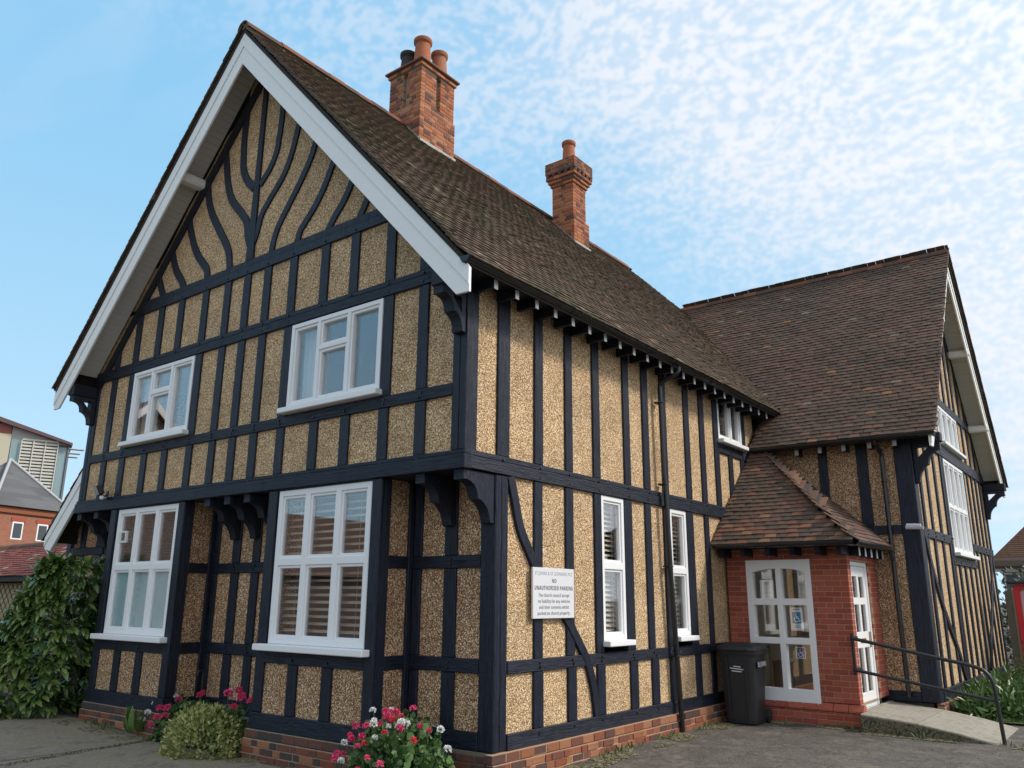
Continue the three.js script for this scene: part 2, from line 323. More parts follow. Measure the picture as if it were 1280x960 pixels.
{ // the long curved brace crossing the studs, halved over them
  const c = curve2([[0.755, 2.905], [0.83, 2.687], [0.935, 2.38], [1.10, 2.14], [1.24, 1.96], [1.52, 1.70], [1.81, 1.44], [2.01, 1.22], [2.21, 0.978], [2.33, 0.71], [2.40, 0.39]], 50);
  P('brace', prism(ribbon(c, 0.115), -0.06, 0.009, 0.004).applyMatrix4(FR.side), mSideWood, house);
}
// --- ground floor front: two bay windows under the jetty, recessed walls between
const BAY = [[-6.90, -4.93], [-3.10, -1.15]];
BAY.forEach(([a, b], k) => {
  const ck = 'cheek' + (k + 1);
  for (const [p, q] of [[a, a + 0.16], [b - 0.15, b]]) P('corner_post', cbox(p, q, 0.412, 2.898, -0.16, 0, 0.009), mTimber, house);
  beam('bay_rail', 'front', a + 0.16, b - 0.15, 0.942, 1.085, 'x', -0.09, 0.002);
  beam('sill_beam', 'front', a - 0.01, b + 0.01, 0.24, 0.41, 'x', -0.09, 0.012);
  const s = [a + 0.59, a + 1.16].map((u) => [u, u + 0.16]);
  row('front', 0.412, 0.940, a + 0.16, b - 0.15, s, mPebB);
  beam('head_rail', 'front', a + 0.16, b - 0.15, 2.885, 2.899, 'x', -0.1, -0.004);
  // right cheek
  beam('rail', ck, 0.16, 0.45, 1.965, 2.095, 'x', -0.07, -0.002); beam('rail', ck, 0.16, 0.45, 0.942, 1.08, 'x', -0.07, -0.002); beam('sill_beam', ck, 0.095, 0.45, 0.24, 0.405, 'x', -0.08, 0.004);
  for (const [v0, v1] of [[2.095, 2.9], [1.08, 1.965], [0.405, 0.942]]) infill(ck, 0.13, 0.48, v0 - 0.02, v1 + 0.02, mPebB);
  P('corner_post', cbox(b - 0.14, b + 0.002, 0.24, 2.897, -0.515, -0.447, 0.006), mTimber, house);
  // left cheek, plain
  P('cheek_panel', cbox(a, a + 0.06, 0.24, 2.895, -0.51, -0.162, 0), mPebB, house);
});
function recess(u0, u1, studs) {
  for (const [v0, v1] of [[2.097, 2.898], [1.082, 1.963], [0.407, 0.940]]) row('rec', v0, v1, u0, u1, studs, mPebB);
  for (const [v0, v1] of [[1.965, 2.095], [0.942, 1.08], [0.24, 0.405]]) beam(v0 < 0.5 ? 'sill_beam' : 'rail', 'rec', u0, u1, v0, v1, 'x', -0.08, 0.005);
}
recess(-4.925, -3.10, [[-4.925, -4.83], [-4.51, -4.345], [-4.065, -3.91], [-3.645, -3.49]]);
recess(-1.145, -0.2, [[-1.145, -1.03], [-0.695, -0.525]]);
recess(-8.0, -6.90, [[-8.0, -7.81], [-7.475, -7.305]]);
// --- rear wing: wall facing the yard, and its gable wall
row('rear', 2.827, 4.30, 0, 2.24, [[1.06, 1.205], [1.667, 1.837]], mPebB);
beam('rail', 'rear', 0, 2.24, 2.69, 2.825, 'x', -0.08, 0.004);
row('rear', 0.385, 2.688, 0, 2.24, [[1.06, 1.205]], mPebB);
beam('sill_beam', 'rear', 0, 2.24, 0.236, 0.383, 'x', -0.08, 0.006);
P('corner_post', cbox(2.24, 2.5, 0.236, 4.30, -8.06, -7.8, 0.012), mTimber, house);
row('gable', 0.41, 2.655, 8.06, 10.32, ctr([8.32, 8.9, 9.57, 10.2], 0.13), mPebA);
row('gable', 0.41, 2.31, 10.32, 12.6, ctr([10.38, 10.85, 11.4, 11.95, 12.5], 0.13), mPebA);
row('gable', 0.41, 2.655, 12.6, 15.05, ctr([13.0, 13.5, 14.0, 14.5, 14.96], 0.13), mPebA);
beam('sill_beam', 'gable', 8.06, 15.05, 0.236, 0.408, 'x', -0.09, 0.01);
beam('rail', 'gable', 8.06, 10.32, 2.657, 2.80, 'x', -0.08, 0.006); beam('rail', 'gable', 12.6, 15.05, 2.657, 2.80, 'x', -0.08, 0.006);
beam('rail', 'gable', 10.25, 12.66, 2.312, 2.458, 'x', -0.08, 0.008);
for (const u of [10.32, 12.42]) beam('stud', 'gable', u, u + (u < 11 ? 0.13 : 0.18), 2.46, 2.80, 'y');
row('gable', 2.802, 4.23, 8.06, 15.05, [...ctr([8.32, 8.9, 9.57], .13), [10.14, 10.27], [10.32, 10.45], [12.42, 12.6], ...ctr([13.0, 13.5, 14.0, 14.5, 14.96], .13)], mPebA, [[10.45, 12.4]]);
beam('tie_beam', 'gable', 8.06, 15.05, 4.232, 4.45, 'x', -0.08, 0.012);
{
  const top = (u) => 8.42 - 1.1 * Math.abs(u - 11.42), cutG = (poly, t) => clip(clip(poly, 1.1, 1, t + 11.42 * 1.1), -1.1, 1, t - 11.42 * 1.1);
  const us = [7.6, 8.6, 9.2, 9.8, 10.38, 10.95, 11.5, 12.05, 12.5, 13.1, 13.7, 14.3, 15.2];
  for (let i = 0; i + 1 < us.length; i++) for (const [v0, v1] of [[4.42, 5.3], [5.3, 9]]) {
    if (v0 < 5 && us[i] > 10.3 && us[i] < 12.4) continue;
    const q = cutG([[us[i], v0], [us[i + 1], v0], [us[i + 1], v1], [us[i], v1]], 8.42); if (q.length > 2) P('infill_panel', prism(q, -0.11, -0.03).applyMatrix4(FR.gable), mPebA, house);
    if (i) { const s = cutG([[us[i] - .065, v0 + .03], [us[i] + .065, v0 + .03], [us[i] + .065, Math.min(v1, 8.4)], [us[i] - .065, Math.min(v1, 8.4)]], 8.3); if (s.length > 2) P('stud', prism(s, -0.07, -0.002, 0.004).applyMatrix4(FR.gable), mTimberSide, house); }
  }
  const q = cutG([[7, 5.27], [16, 5.27], [16, 5.42], [7, 5.42]], 8.3); P('collar_beam', prism(q, -0.07, 0.008, 0.004).applyMatrix4(FR.gable), mTimberSide, house);
  for (const sd of [1, -1]) {
    const c = curve2([[11.42 - sd * 3.3, 2.7], [11.42 - sd * 3.0, 2.15], [11.42 - sd * 2.45, 1.5], [11.42 - sd * 1.75, 0.9], [11.42 - sd * 1.35, 0.41]].map((p) => p), 20);
    P('brace', prism(ribbon(c, 0.12), -0.06, 0.007, 0.004).applyMatrix4(FR.gable), mTimberSide, house);
  }
}
// --- walls out of the photograph's sight, floors and rooms
const plainWall = (x0, x1, y0, y1, z0, z1) => P('wall', cbox(x0, x1, y0, y1, z0, z1, 0), mPebA, house);
plainWall(-8, -7.9, 3.1, 5.2, -7.8, -0.19); plainWall(-8, -7.9, -0.1, 3.1, -15.05, -0.6); plainWall(-8, -7.9, 3.1, 4.4, -15.05, -7.8); plainWall(-7.9, 2.4, -0.1, 4.4, -15.05, -14.95);
P('wall', prism([[-15.05, 4.4], [-7.8, 4.4], [-11.42, 8.38]], 0, 0.1).applyMatrix4(new THREE.Matrix4().makeRotationY(-Math.PI / 2)).translate(-7.9, 0, 0), mPebA, house);
plainWall(-0.1, -0.04, 0.2, 2.9, -7.8, -6.2);
P('floor', cbox(-7.88, -0.12, 0.02, 0.2, -14.9, -0.6, 0), mInnerDark, house);
P('floor', cbox(-7.9, -0.10, 2.902, 3.06, -14.9, -0.10, 0), mTimber, house);
P('floor', cbox(-0.1, 2.38, 0.02, 0.22, -14.9, -7.92, 0), mInnerDark, house);
P('ceiling', cbox(-7.9, -0.1, 5.12, 5.2, -11, -0.12, 0), mInner, house);
P('ceiling', cbox(-0.1, 2.38, 4.3, 4.36, -14.9, -7.92, 0), mInner, house);
P('room_wall', cbox(-7.9, -0.12, 0.2, 5.1, -3.95, -3.85, 0), mInner, house);
P('room_wall', cbox(-4.1, -4.0, 0.2, 5.1, -3.85, -0.65, 0), mInner, house);
P('room_wall', cbox(-7.9, -0.12, 0.2, 5.1, -7.95, -7.85, 0), mInner, house);
P('room_wall', cbox(0.1, 0.2, 0.2, 4.3, -14.9, -7.95, 0), mInner, house);
// --- pegs in the joints
{
  const im = new THREE.InstancedMesh(new THREE.CylinderGeometry(0.013, 0.015, 0.02, 7).rotateX(Math.PI / 2), mBlackIron, pegs.length), m = new THREE.Matrix4();
  pegs.forEach(([f, u, v], i) => im.setMatrixAt(i, m.copy(FR[f]).multiply(TR(u, v, 0.010))));
  im.name = 'timber_pegs'; im.userData.kind = 'stuff'; im.castShadow = true; house.add(im);
}
// --- carved brackets
function bracketGeo(D, Hh, w, open) {
  const arc = (x0, y0, x1, y1, bulge) => { const r = []; for (let i = 0; i <= 6; i++) { const t = i / 6, x = mix(x0, x1, t), y = mix(y0, y1, t), b = Math.sin(t * Math.PI) * bulge; r.push([x - b * 0.7, y + b * 0.7]); } return r; };
  const pts = [[0, 0], [0, -Hh], [0.05, -Hh], ...arc(0.06, -Hh + 0.01, D * 0.44, -Hh * 0.56, 0.035), [D * 0.52, -Hh * 0.55], ...arc(D * 0.53, -Hh * 0.52, D * 0.86, -Hh * 0.2, 0.04), [D, -Hh * 0.2], [D, 0]];
  const s = new THREE.Shape(pts.map((p) => new THREE.Vector2(...p)));
  if (open) s.holes.push(new THREE.Path([[0.07, -0.06], [0.07, -0.22], [D * 0.6, -0.06]].map((p) => new THREE.Vector2(...p))));
  return new THREE.ExtrudeGeometry(s, { depth: w - 0.01, bevelEnabled: true, bevelSize: 0.005, bevelThickness: 0.005, bevelOffset: -0.005, bevelSegments: 1 }).translate(0, 0, -w / 2 + 0.005).applyMatrix4(new THREE.Matrix4().makeRotationY(-Math.PI / 2));
}
const jb = bracketGeo(0.49, 0.50, 0.13);
for (const x of [-0.085, -0.61, -3.57, -3.99, -4.43, -7.39, -7.915]) { const b = P('jetty_bracket', jb, x > -1 ? mTimberSide : mTimber, house); b.position.set(x, 2.897, -0.506); }
const eb = bracketGeo(0.36, 0.42, 0.14, true), gb = bracketGeo(0.40, 0.62, 0.12, true);
for (const x of [-0.085, -7.915]) {
  P('tie_end', cbox(x - 0.085, x + 0.085, 4.722, 4.90, 0.004, 0.385, 0.01, 'z'), mTimber, house);
  P('eaves_bracket', eb, mTimberSide, house).position.set(x, 4.72, 0.004);
}
for (const z of [-7.93, -14.92]) {
  P('tie_end', cbox(2.504, 2.93, 4.08, 4.23, z - 0.08, z + 0.08, 0.01, 'x'), mTimberSide, house);
  const b = P('eaves_bracket', gb, mTimber, house); b.position.set(2.504, 4.078, z); b.rotation.y = Math.PI / 2;
}
// --- windows
const ringShape = (u0, u1, v0, v1, lights) => {
  const s = new THREE.Shape([[u0, v0], [u1, v0], [u1, v1], [u0, v1]].map((p) => new THREE.Vector2(...p)));
  for (const [a, b, c, d, arch] of lights) {
    const p = arch ? [[a, c], [b, c], ...Array.from({ length: 7 }, (_, i) => { const t = 1 - i / 6; return [mix(a, b, t), d - (arch.l ? arch.l * (1 - t) ** 2 : arch.r * t * t)]; })] : [[a, c], [b, c], [b, d], [a, d]];
    s.holes.push(new THREE.Path(p.map((q) => new THREE.Vector2(...q))));
  }
  return s;
};
const ext = (s, w0, w1, bv = 0.005) => new THREE.ExtrudeGeometry(s, { depth: w1 - w0 - 2 * bv, bevelEnabled: true, bevelSize: bv, bevelThickness: bv, bevelOffset: -bv, bevelSegments: 1 }).translate(0, 0, w0 + bv);
function windowIn(fr, u0, u1, v0, v1, lights, { sill = 0.055, w1 = -0.004, casement = 0.034, out = 0.10, extra = 0.05 } = {}) {
  const g = G('window', house), X = FR[fr];
  P('frame', ext(ringShape(u0, u1, v0, v1, lights), -0.10, w1).applyMatrix4(X), mWhite, g);
  for (const [a, b, c, d] of lights) {
    if (casement) P('casement', ext(ringShape(a - 0.002, b + 0.002, c - 0.002, d + 0.002, [[a + casement, b - casement, c + casement, d - casement]]), -0.085, w1 - 0.018, 0.004).applyMatrix4(X), mWhite, g);
    const i = casement ? casement - 0.008 : -0.004;
    P('pane', merge(cbox(a + i, b - i, c + i, d - i, -0.052, -0.048, 0), cbox(a + i, b - i, c + i, d - i, -0.072, -0.068, 0)).applyMatrix4(X), mGlass, g);
  }
  if (sill) P('sill', cbox(u0 - extra, u1 + extra, v0 - sill - 0.012, v0 - 0.002, -0.06, out, 0.008, 'x').applyMatrix4(X), mWhite, g);
  return g;
}
const grid = (u0, u1, v0, v1, us, vs, f, m) => {            // lights between bars: us and vs are bar centres
  const eu = [u0 + f - m / 2, ...us, u1 - f + m / 2], ev = [v0 + f - m / 2, ...vs, v1 - f + m / 2], r = [];
  for (let j = 0; j + 1 < ev.length; j++) for (let i = 0; i + 1 < eu.length; i++) r.push([eu[i] + m / 2, eu[i + 1] - m / 2, ev[j] + m / 2, ev[j + 1] - m / 2]);
  return r;
};
for (const [a, b] of [[-6.725, -5.09], [-2.905, -1.27]]) {
  const w = b - a, m1 = a + w * 0.325, m2 = a + w * 0.655, f = 0.055, m = 0.05, v0 = 3.885, v1 = 4.965;
  windowIn('front', a, b, v0, v1, [[a + f, m1 - m / 2, v0 + f, v1 - f], [m1 + m / 2, m2 - m / 2, v0 + f, 4.545], [m1 + m / 2, m2 - m / 2, 4.595, v1 - f], [m2 + m / 2, b - f, v0 + f, v1 - f]], { w1: 0.006 });
}
for (const [a, b] of [[-6.70, -5.10], [-2.92, -1.32]]) windowIn('front', a, b, 1.15, 2.882, grid(a, b, 1.15, 2.882, [a + (b - a) / 3, a + (b - a) * 2 / 3], [2.055], 0.07, 0.085), { w1: -0.02, casement: 0.03, out: 0.11, extra: 0.11, sill: 0.06 });
for (const [a, b] of [[2.58, 3.13], [4.41, 4.92]]) windowIn('side', a, b, 1.195, 2.905, grid(a, b, 1.195, 2.905, [], [2.06], 0.06, 0.085), { w1: -0.012, casement: 0.03, extra: 0.03 });
windowIn('side', 6.25, 7.215, 4.19, 4.99, grid(6.25, 7.215, 4.19, 4.99, [6.78], [], 0.055, 0.06), { w1: -0.004, extra: 0.04 });
windowIn('gable', 10.455, 12.395, 2.53, 4.22, grid(10.455, 12.395, 2.53, 4.22, [10.95, 11.43, 11.91], [3.36], 0.06, 0.06), { w1: 0.0, extra: 0.06 });
windowIn('gable', 10.40, 12.44, 4.53, 5.26, grid(10.40, 12.44, 4.53, 5.26, [10.92, 11.43, 11.94], [], 0.06, 0.06), { w1: 0.0, extra: 0.05 });
// ---------------------------------------------------------------- roofs
const PIT = Math.atan(1.085), CP = Math.cos(PIT), SP = Math.sin(PIT);
function slab(plan, yfn, t, mat, name, parent) {           // a sloping slab over a plan polygon of [x, z]
  const tris = THREE.ShapeUtils.triangulateShape(plan.map((p) => new THREE.Vector2(p[0], p[1])), []), pos = [], uv = [];
  const put = (p, d) => { pos.push(p[0], yfn(p[0], p[1]) - d, p[1]); uv.push(p[0], p[1]); };
  for (const [a, b, c] of tris) { put(plan[a], 0); put(plan[b], 0); put(plan[c], 0); put(plan[a], t); put(plan[c], t); put(plan[b], t); }
  plan.forEach((p, i) => { const q = plan[(i + 1) % plan.length]; put(p, 0); put(q, 0); put(q, t); put(p, 0); put(q, t); put(p, t); });
  const g = new THREE.BufferGeometry(); g.setAttribute('position', new THREE.Float32BufferAttribute(pos, 3)); g.setAttribute('uv', new THREE.Float32BufferAttribute(uv, 2)); g.computeVertexNormals();
  return P(name, g, mat, parent);
}
// a plain clay tile with a slight camber: tail at y = 0, head at y = 0.26
const tileGeo = (() => {
  const g = new THREE.BoxGeometry(0.161, 0.26, 0.013, 3, 1, 1).translate(0, 0.13, 0.0065), p = g.attributes.position, uv = g.attributes.uv;
  for (let i = 0; i < p.count; i++) { const x = p.getX(i) / 0.08; p.setZ(i, p.getZ(i) + 0.003 * (1 - x * x)); uv.setXY(i, p.getX(i), p.getY(i)); }
  g.computeVertexNormals(); return g;
})();
const mTile = new THREE.MeshStandardMaterial({ map: fine, bumpMap: fineBump, bumpScale: 0.003, roughness: 0.88 });
const pal = {
  main: (p) => { const k = rr(0.75, 1.28), m = N3(p.x * 0.9, p.y * 1.3, p.z * 0.9), q = rnd();
    if (q < 0.010 && m > 0.05) return [.28, .12, .055]; if (q < 0.02) return [.28, .22, .14]; if (q < 0.10) return [.155 * k, .085 * k, .052 * k];
    const moss = sst(-0.1, 0.4, m); return [mix(.105, .085, moss) * k, mix(.068, .066, moss) * k, mix(.043, .034, moss) * k]; },
  rear: (p) => { const k = rr(0.8, 1.22), m = N3(p.x * 0.7, p.y * 0.9 + 4, p.z * 0.7), q = rnd();
    if (q < 0.008) return [.28, .13, .06]; if (q < 0.02) return [.20, .165, .12]; if (q < 0.14) return [.16 * k, .078 * k, .050 * k];
    const d = sst(-0.25, 0.35, m); return [mix(.100, .130, d) * k, mix(.066, .076, d) * k, mix(.046, .052, d) * k]; } };
function courses(o, u, s, L, SL, keep, each) {
  const n = u.clone().cross(s), B = new THREE.Matrix4().makeBasis(u, s, n), gauge = 0.1, p = new THREE.Vector3(), m = new THREE.Matrix4();
  for (let r = 0, ph = 0; r * gauge < SL - 0.02; r++) for (let c = 0; (c - 1) * 0.165 < L; c++) {
    if (!c) ph = (r % 2 ? 0 : 0.5) + rr(-.16, .16) + (r % 2 ? 0.17 : 0);
    const e0 = Math.max(0, (c - ph) * 0.165), e1 = Math.min(L, (c + 1 - ph) * 0.165), a = (e0 + e1) / 2, b = r * gauge;
    if (e1 - e0 < 0.03) continue;
    p.copy(o).addScaledVector(u, a).addScaledVector(s, b + rr(-.004, .004));
    if (!keep(p)) continue;
    p.addScaledVector(n, 0.042 + rr(0, 0.006) + 0.012 * N3(p.x * 1.1, p.y * 1.1, p.z * 1.1)).addScaledVector(u, rr(-.003, .003));
    m.copy(B).setPosition(p).multiply(new THREE.Matrix4().makeRotationFromEuler(new THREE.Euler(-0.13 + rr(-.012, .012), rr(-.012, .012), rr(-.012, .012)))).multiply(new THREE.Matrix4().makeScale((e1 - e0) / 0.165, 1, 1));
    each(m, p);
  }
}
const mMossCap = grainy(.16, .15, .075, 0.95, 0.008);
const mossGeo = new THREE.IcosahedronGeometry(0.02, 1).scale(1, 1, 0.6);
function tiled(parent, o, u, s, L, SL, keep, color) {
  const ms = [], cs = [];
  const moss = [];
  courses(o, u, s, L, SL, keep, (m, p) => { ms.push(m.clone()); cs.push(color(p)); if (color === pal.main && rnd() < 0.10 * sst(-0.15, 0.3, N3(p.x * 0.8, p.y, p.z * 0.8))) moss.push(m.clone().multiply(TR(rr(-.06, .06), rr(0, .03), 0.014)).multiply(new THREE.Matrix4().makeScale(rr(.5, 1.6), rr(.5, 1.2), rr(.5, 1.1)))); });
  if (moss.length) { const mo = new THREE.InstancedMesh(mossGeo, mMossCap, moss.length); moss.forEach((m, i) => mo.setMatrixAt(i, m)); mo.name = 'roof_moss'; mo.userData.kind = 'stuff'; parent.add(mo); }
  const im = new THREE.InstancedMesh(tileGeo, mTile, ms.length); ms.forEach((m, i) => { im.setMatrixAt(i, m); im.setColorAt(i, lin(...cs[i])); });
  im.name = 'roof_tiles'; im.userData.kind = 'stuff'; im.castShadow = im.receiveShadow = true; parent.add(im);
}
const mDeck = M(.03, .026, .022, 0.95);
const yMain = (x) => 9.60 - 1.085 * Math.abs(x + 4), yRear = (x, z) => 8.49 - 1.1 * Math.abs(z + 11.42);
const roofA = G('roof', house), roofB = G('roof', house);
// front wing: ridge along z at x = -4, both slopes, hipped behind at z = -10.7
slab([[-4, 0.44], [0.345, 0.44], [0.345, -8.2], [-2.96, -11.42], [-4, -10.7]], yMain, 0.07, mDeck, 'roof_deck', roofA);
slab([[-4, 0.44], [-8.345, 0.44], [-8.345, -8.2], [-5.04, -11.42], [-4, -10.7]], yMain, 0.07, mDeck, 'roof_deck', roofA);
slab([[-4, -10.7], [-2.96, -11.42], [-5.04, -11.42]], (x, z) => mix(9.6, 8.47, (-10.7 - z) / 0.72), 0.07, mDeck, 'roof_deck', roofA);
const keepMain = (p) => p.z > -10.72 - Math.abs(Math.abs(p.x + 4)) * 0.69 && p.z > -11.46 + (Math.abs(p.x + 4) - 1.04) * 0.985;
tiled(roofA, V(0.39, 4.85, 0.475), V(0, 0, -1), V(-CP, SP, 0), 12, 6.42, keepMain, pal.main);
tiled(roofA, V(-8.39, 4.85, -11.6), V(0, 0, 1), V(CP, SP, 0), 12.075, 6.42, keepMain, pal.main);
// rear wing: ridge along x at z = -11.42
slab([[-8.4, -11.42], [2.90, -11.42], [2.90, -7.50], [-8.4, -7.50]], yRear, 0.07, mDeck, 'roof_deck', roofB);
slab([[-8.4, -11.42], [2.90, -11.42], [2.90, -15.34], [-8.4, -15.34]], yRear, 0.07, mDeck, 'roof_deck', roofB);
const PR = Math.atan(1.1), CR = Math.cos(PR), SR = Math.sin(PR);
const keepRear = (p) => p.y > 9.56 - 1.085 * Math.abs(p.x + 4) || (p.x > 0.05 && p.y < 4.80);
tiled(roofB, V(-4.0, 4.155, -7.46), V(1, 0, 0), V(0, SR, -CR), 6.945, 5.84, keepRear, pal.rear);
tiled(roofB, V(2.945, 4.155, -15.38), V(-1, 0, 0), V(0, SR, CR), 11.3, 5.84, keepRear, pal.rear);
// ridge tiles
const ridgeGeo = (() => { const s = new THREE.Shape(); s.absarc(0, 0, 0.125, 0, Math.PI, false); s.absarc(0, 0, 0.108, Math.PI, 0, true); return new THREE.ExtrudeGeometry(s, { depth: 0.302, bevelEnabled: false, curveSegments: 10 }); })();
const mMortarBed = grainy(.24, .20, .16, 0.95);
const mRidge = [[.20, .085, .05], [.15, .075, .05], [.25, .11, .065], [.12, .075, .055]].map((c) => grainy(...c, 0.9));
for (let i = 0; i < 36; i++) { const t = P('ridge_tile', ridgeGeo, pick(mRidge), roofA); t.position.set(-4 + rr(-.005, .005), 9.585 + rr(-.006, .006), 0.17 - i * 0.305); t.rotation.x = rr(-.012, .012); }
for (let i = 0; i < 20; i++) { const t = P('ridge_tile', ridgeGeo, pick(mRidge), roofB); t.position.set(2.62 - i * 0.305, 8.475 + rr(-.006, .006), -11.42); t.rotation.y = Math.PI / 2; }
P('ridge_bedding', new THREE.CylinderGeometry(0.104, 0.104, 11.0, 10, 1, false, Math.PI / 2, Math.PI).rotateZ(Math.PI).rotateX(Math.PI / 2).translate(-4, 9.58, -5.05), mMortarBed, roofA);
P('ridge_bedding', new THREE.CylinderGeometry(0.104, 0.104, 6.0, 10, 1, false, Math.PI / 2, Math.PI).rotateZ(Math.PI).rotateX(Math.PI / 2).rotateY(Math.PI / 2).translate(-0.12, 8.47, -11.42), mMortarBed, roofB);
// bargeboards with a raised upper fascia, boarded soffits, purlin ends
function barge(parent, X, cx, apex, k, half, foot, depth, wallHalf) {
  for (const sd of [1, -1]) {
    const q = (l) => { const r = l.map(([o, y]) => [cx + sd * o, y]); return sd > 0 ? r : r.reverse(); };
    const yo = (o) => apex - k * o, inner = (o) => apex - depth - (k - 0.03) * o;
    P('bargeboard', prism(q([[0, yo(0)], [0, inner(0)], [half - 0.17, inner(half - 0.17)], [half, inner(half - 0.17) - 0.005], [half, yo(half)]]), foot, foot + 0.03, 0.003).applyMatrix4(X), mWhitePaint, parent);
    P('barge_fascia', prism(q([[0, yo(0) + 0.012], [0, yo(0) - depth * 0.5], [half + 0.004, yo(half) - depth * 0.5 + 0.10], [half + 0.004, yo(half) + 0.012]]), foot + 0.03, foot + 0.045, 0.003).applyMatrix4(X), mWhitePaint, parent);
    const n = Math.floor(wallHalf * Math.hypot(1, k) / 0.1), len = Math.hypot(1, k);
    const sof = G('soffit', parent);
    for (let i = 0; i < n; i++) {
      const o = (i + 0.5) * 0.1 / len, b = P('soffit_board', boardGeo, mSoffit, sof);
      b.applyMatrix4(X.clone().multiply(TR(cx + sd * o, yo(o) - 0.125, foot / 2 - 0.001)).multiply(new THREE.Matrix4().makeRotationZ(-sd * Math.atan(k))).multiply(new THREE.Matrix4().makeScale(1, 1, (foot + 0.004) / 0.4)));
    }
  }
}
const boardGeo = cbox(-0.049, 0.049, -0.008, 0.008, -0.2, 0.2, 0.006, 'z', false);
barge(house, FR.front, -4, 9.585, 1.097, 4.372, 0.385, 0.56, 4.02);
barge(house, FR.gable, 11.42, 8.45, 1.10, 3.93, 0.325, 0.46, 3.64);
for (const [x, y] of [[-5.42, 7.75], [-2.58, 7.75]]) P('purlin_end', cbox(x - 0.09, x + 0.09, y - 0.09, y + 0.06, -0.02, 0.38, 0.03, 'z'), mWhitePaint, house);
for (const [u, v] of [[12.75, 6.75], [14.0, 5.35], [10.09, 6.75]]) P('purlin_end', cbox(u - 0.09, u + 0.09, v - 0.09, v + 0.06, -0.02, 0.38, 0.03, 'z').applyMatrix4(FR.gable), mWhitePaint, house);
// rafter feet under the eaves, painted white at the end
for (let i = 0; i < 22; i++) {
  const z = -0.13 - i * 0.3625; if (z < -7.75) break;
  const f = P('rafter_foot', cbox(0.004, 0.262, 4.77, 4.87, z - 0.028, z + 0.028, 0.004, 'x'), mTimber, house);
  P('painted_end', cbox(0.264, 0.272, 4.752, 4.852, z - 0.029, z + 0.029, 0.002), mWhitePaint, f);
}
P('eaves_board', cbox(0.004, 0.30, 4.875, 4.893, -7.75, 0.38, 0.003, 'z'), mTimber, house);
for (const x of [0.79, 1.17, 1.55, 1.95, 2.32]) {
  const f = P('rafter_foot', cbox(x - 0.03, x + 0.03, 4.03, 4.15, -7.796, -7.58, 0.004, 'z'), mTimber, house);
  P('painted_end', cbox(x - 0.031, x + 0.031, 4.025, 4.13, -7.578, -7.57, 0.002), M(.35, .35, .36, .6), f);
}
P('eaves_board', cbox(0.02, 2.88, 4.155, 4.172, -7.796, -7.54, 0.003, 'x'), mTimber, house);
// gutters and downpipes
const gutterShape = (() => { const s = new THREE.Shape(); s.absarc(0, 0, 0.06, Math.PI, 2 * Math.PI, false); s.lineTo(0.066, 0.004); s.lineTo(0.052, 0.006); s.absarc(0, 0, 0.052, 2 * Math.PI, Math.PI, true); s.lineTo(-0.06, 0); return s; })();
const gutterGeo = (len) => new THREE.ExtrudeGeometry(gutterShape, { depth: len, bevelEnabled: false, curveSegments: 10 });
{
  const g = P('gutter', gutterGeo(8.45).rotateY(0), mBlackPlastic, house); g.position.set(0.345, 4.90, -8.0);
  const l = P('gutter', gutterGeo(8.45), mBlackPlastic, house); l.position.set(-8.345, 4.90, -8.0);
  for (const z of [0.44, -1.4, -3.3, -4.0, -5.2, -7.1]) P('gutter_clip', new THREE.TorusGeometry(0.064, 0.007, 5, 10, Math.PI).rotateX(Math.PI), mBlackIron, g).position.set(0, 0, z + 8.0);
  P('gutter_end', new THREE.CylinderGeometry(0.063, 0.063, 0.012, 14, 1, false, 0, Math.PI).rotateX(Math.PI / 2).rotateZ(-Math.PI / 2), mBlackPlastic, g).position.set(0, 0, 8.455);
  const r = P('gutter', gutterGeo(2.86).rotateY(Math.PI / 2), mBlackPlastic, house); r.position.set(0.06, 4.18, -7.46);
  const d = P('downpipe', tube([[0.345, 4.84, -4.15], [0.345, 4.78, -4.15], [0.30, 4.73, -4.13], [0.12, 4.66, -4.10], [0.075, 4.60, -4.10], [0.075, 4.4, -4.10], [0.075, 3.4, -4.12], [0.08, 3.1, -4.14], [0.08, 2.0, -4.19], [0.08, 0.02, -4.34]], 0.034, 0.3, 90, 12), mBlackPlastic, house);
  for (const [y, z] of [[4.35, -4.10], [3.2, -4.13], [2.1, -4.185], [0.95, -4.27]]) { P('pipe_clip', new THREE.TorusGeometry(0.037, 0.008, 6, 14).rotateX(Math.PI / 2), mBlackIron, d).position.set(0.08, y, z); P('pipe_bolt', cbox(0.0, 0.05, y - 0.012, y + 0.012, z - 0.06, z + 0.06, 0.003), mBlackIron, d); }
  const e = P('downpipe', tube([[2.05, 4.13, -7.46], [2.05, 4.08, -7.48], [2.06, 4.02, -7.62], [2.07, 3.95, -7.72], [2.075, 3.8, -7.73], [2.08, 2.0, -7.73], [2.09, 0.30, -7.73]], 0.034, 0.3, 70, 12), mBlackPlastic, house);
  for (const y of [3.5, 2.4, 1.3, 0.5]) P('pipe_clip', new THREE.TorusGeometry(0.037, 0.008, 6, 14).rotateX(Math.PI / 2), mBlackIron, e).position.set(2.078, y, -7.73);
}
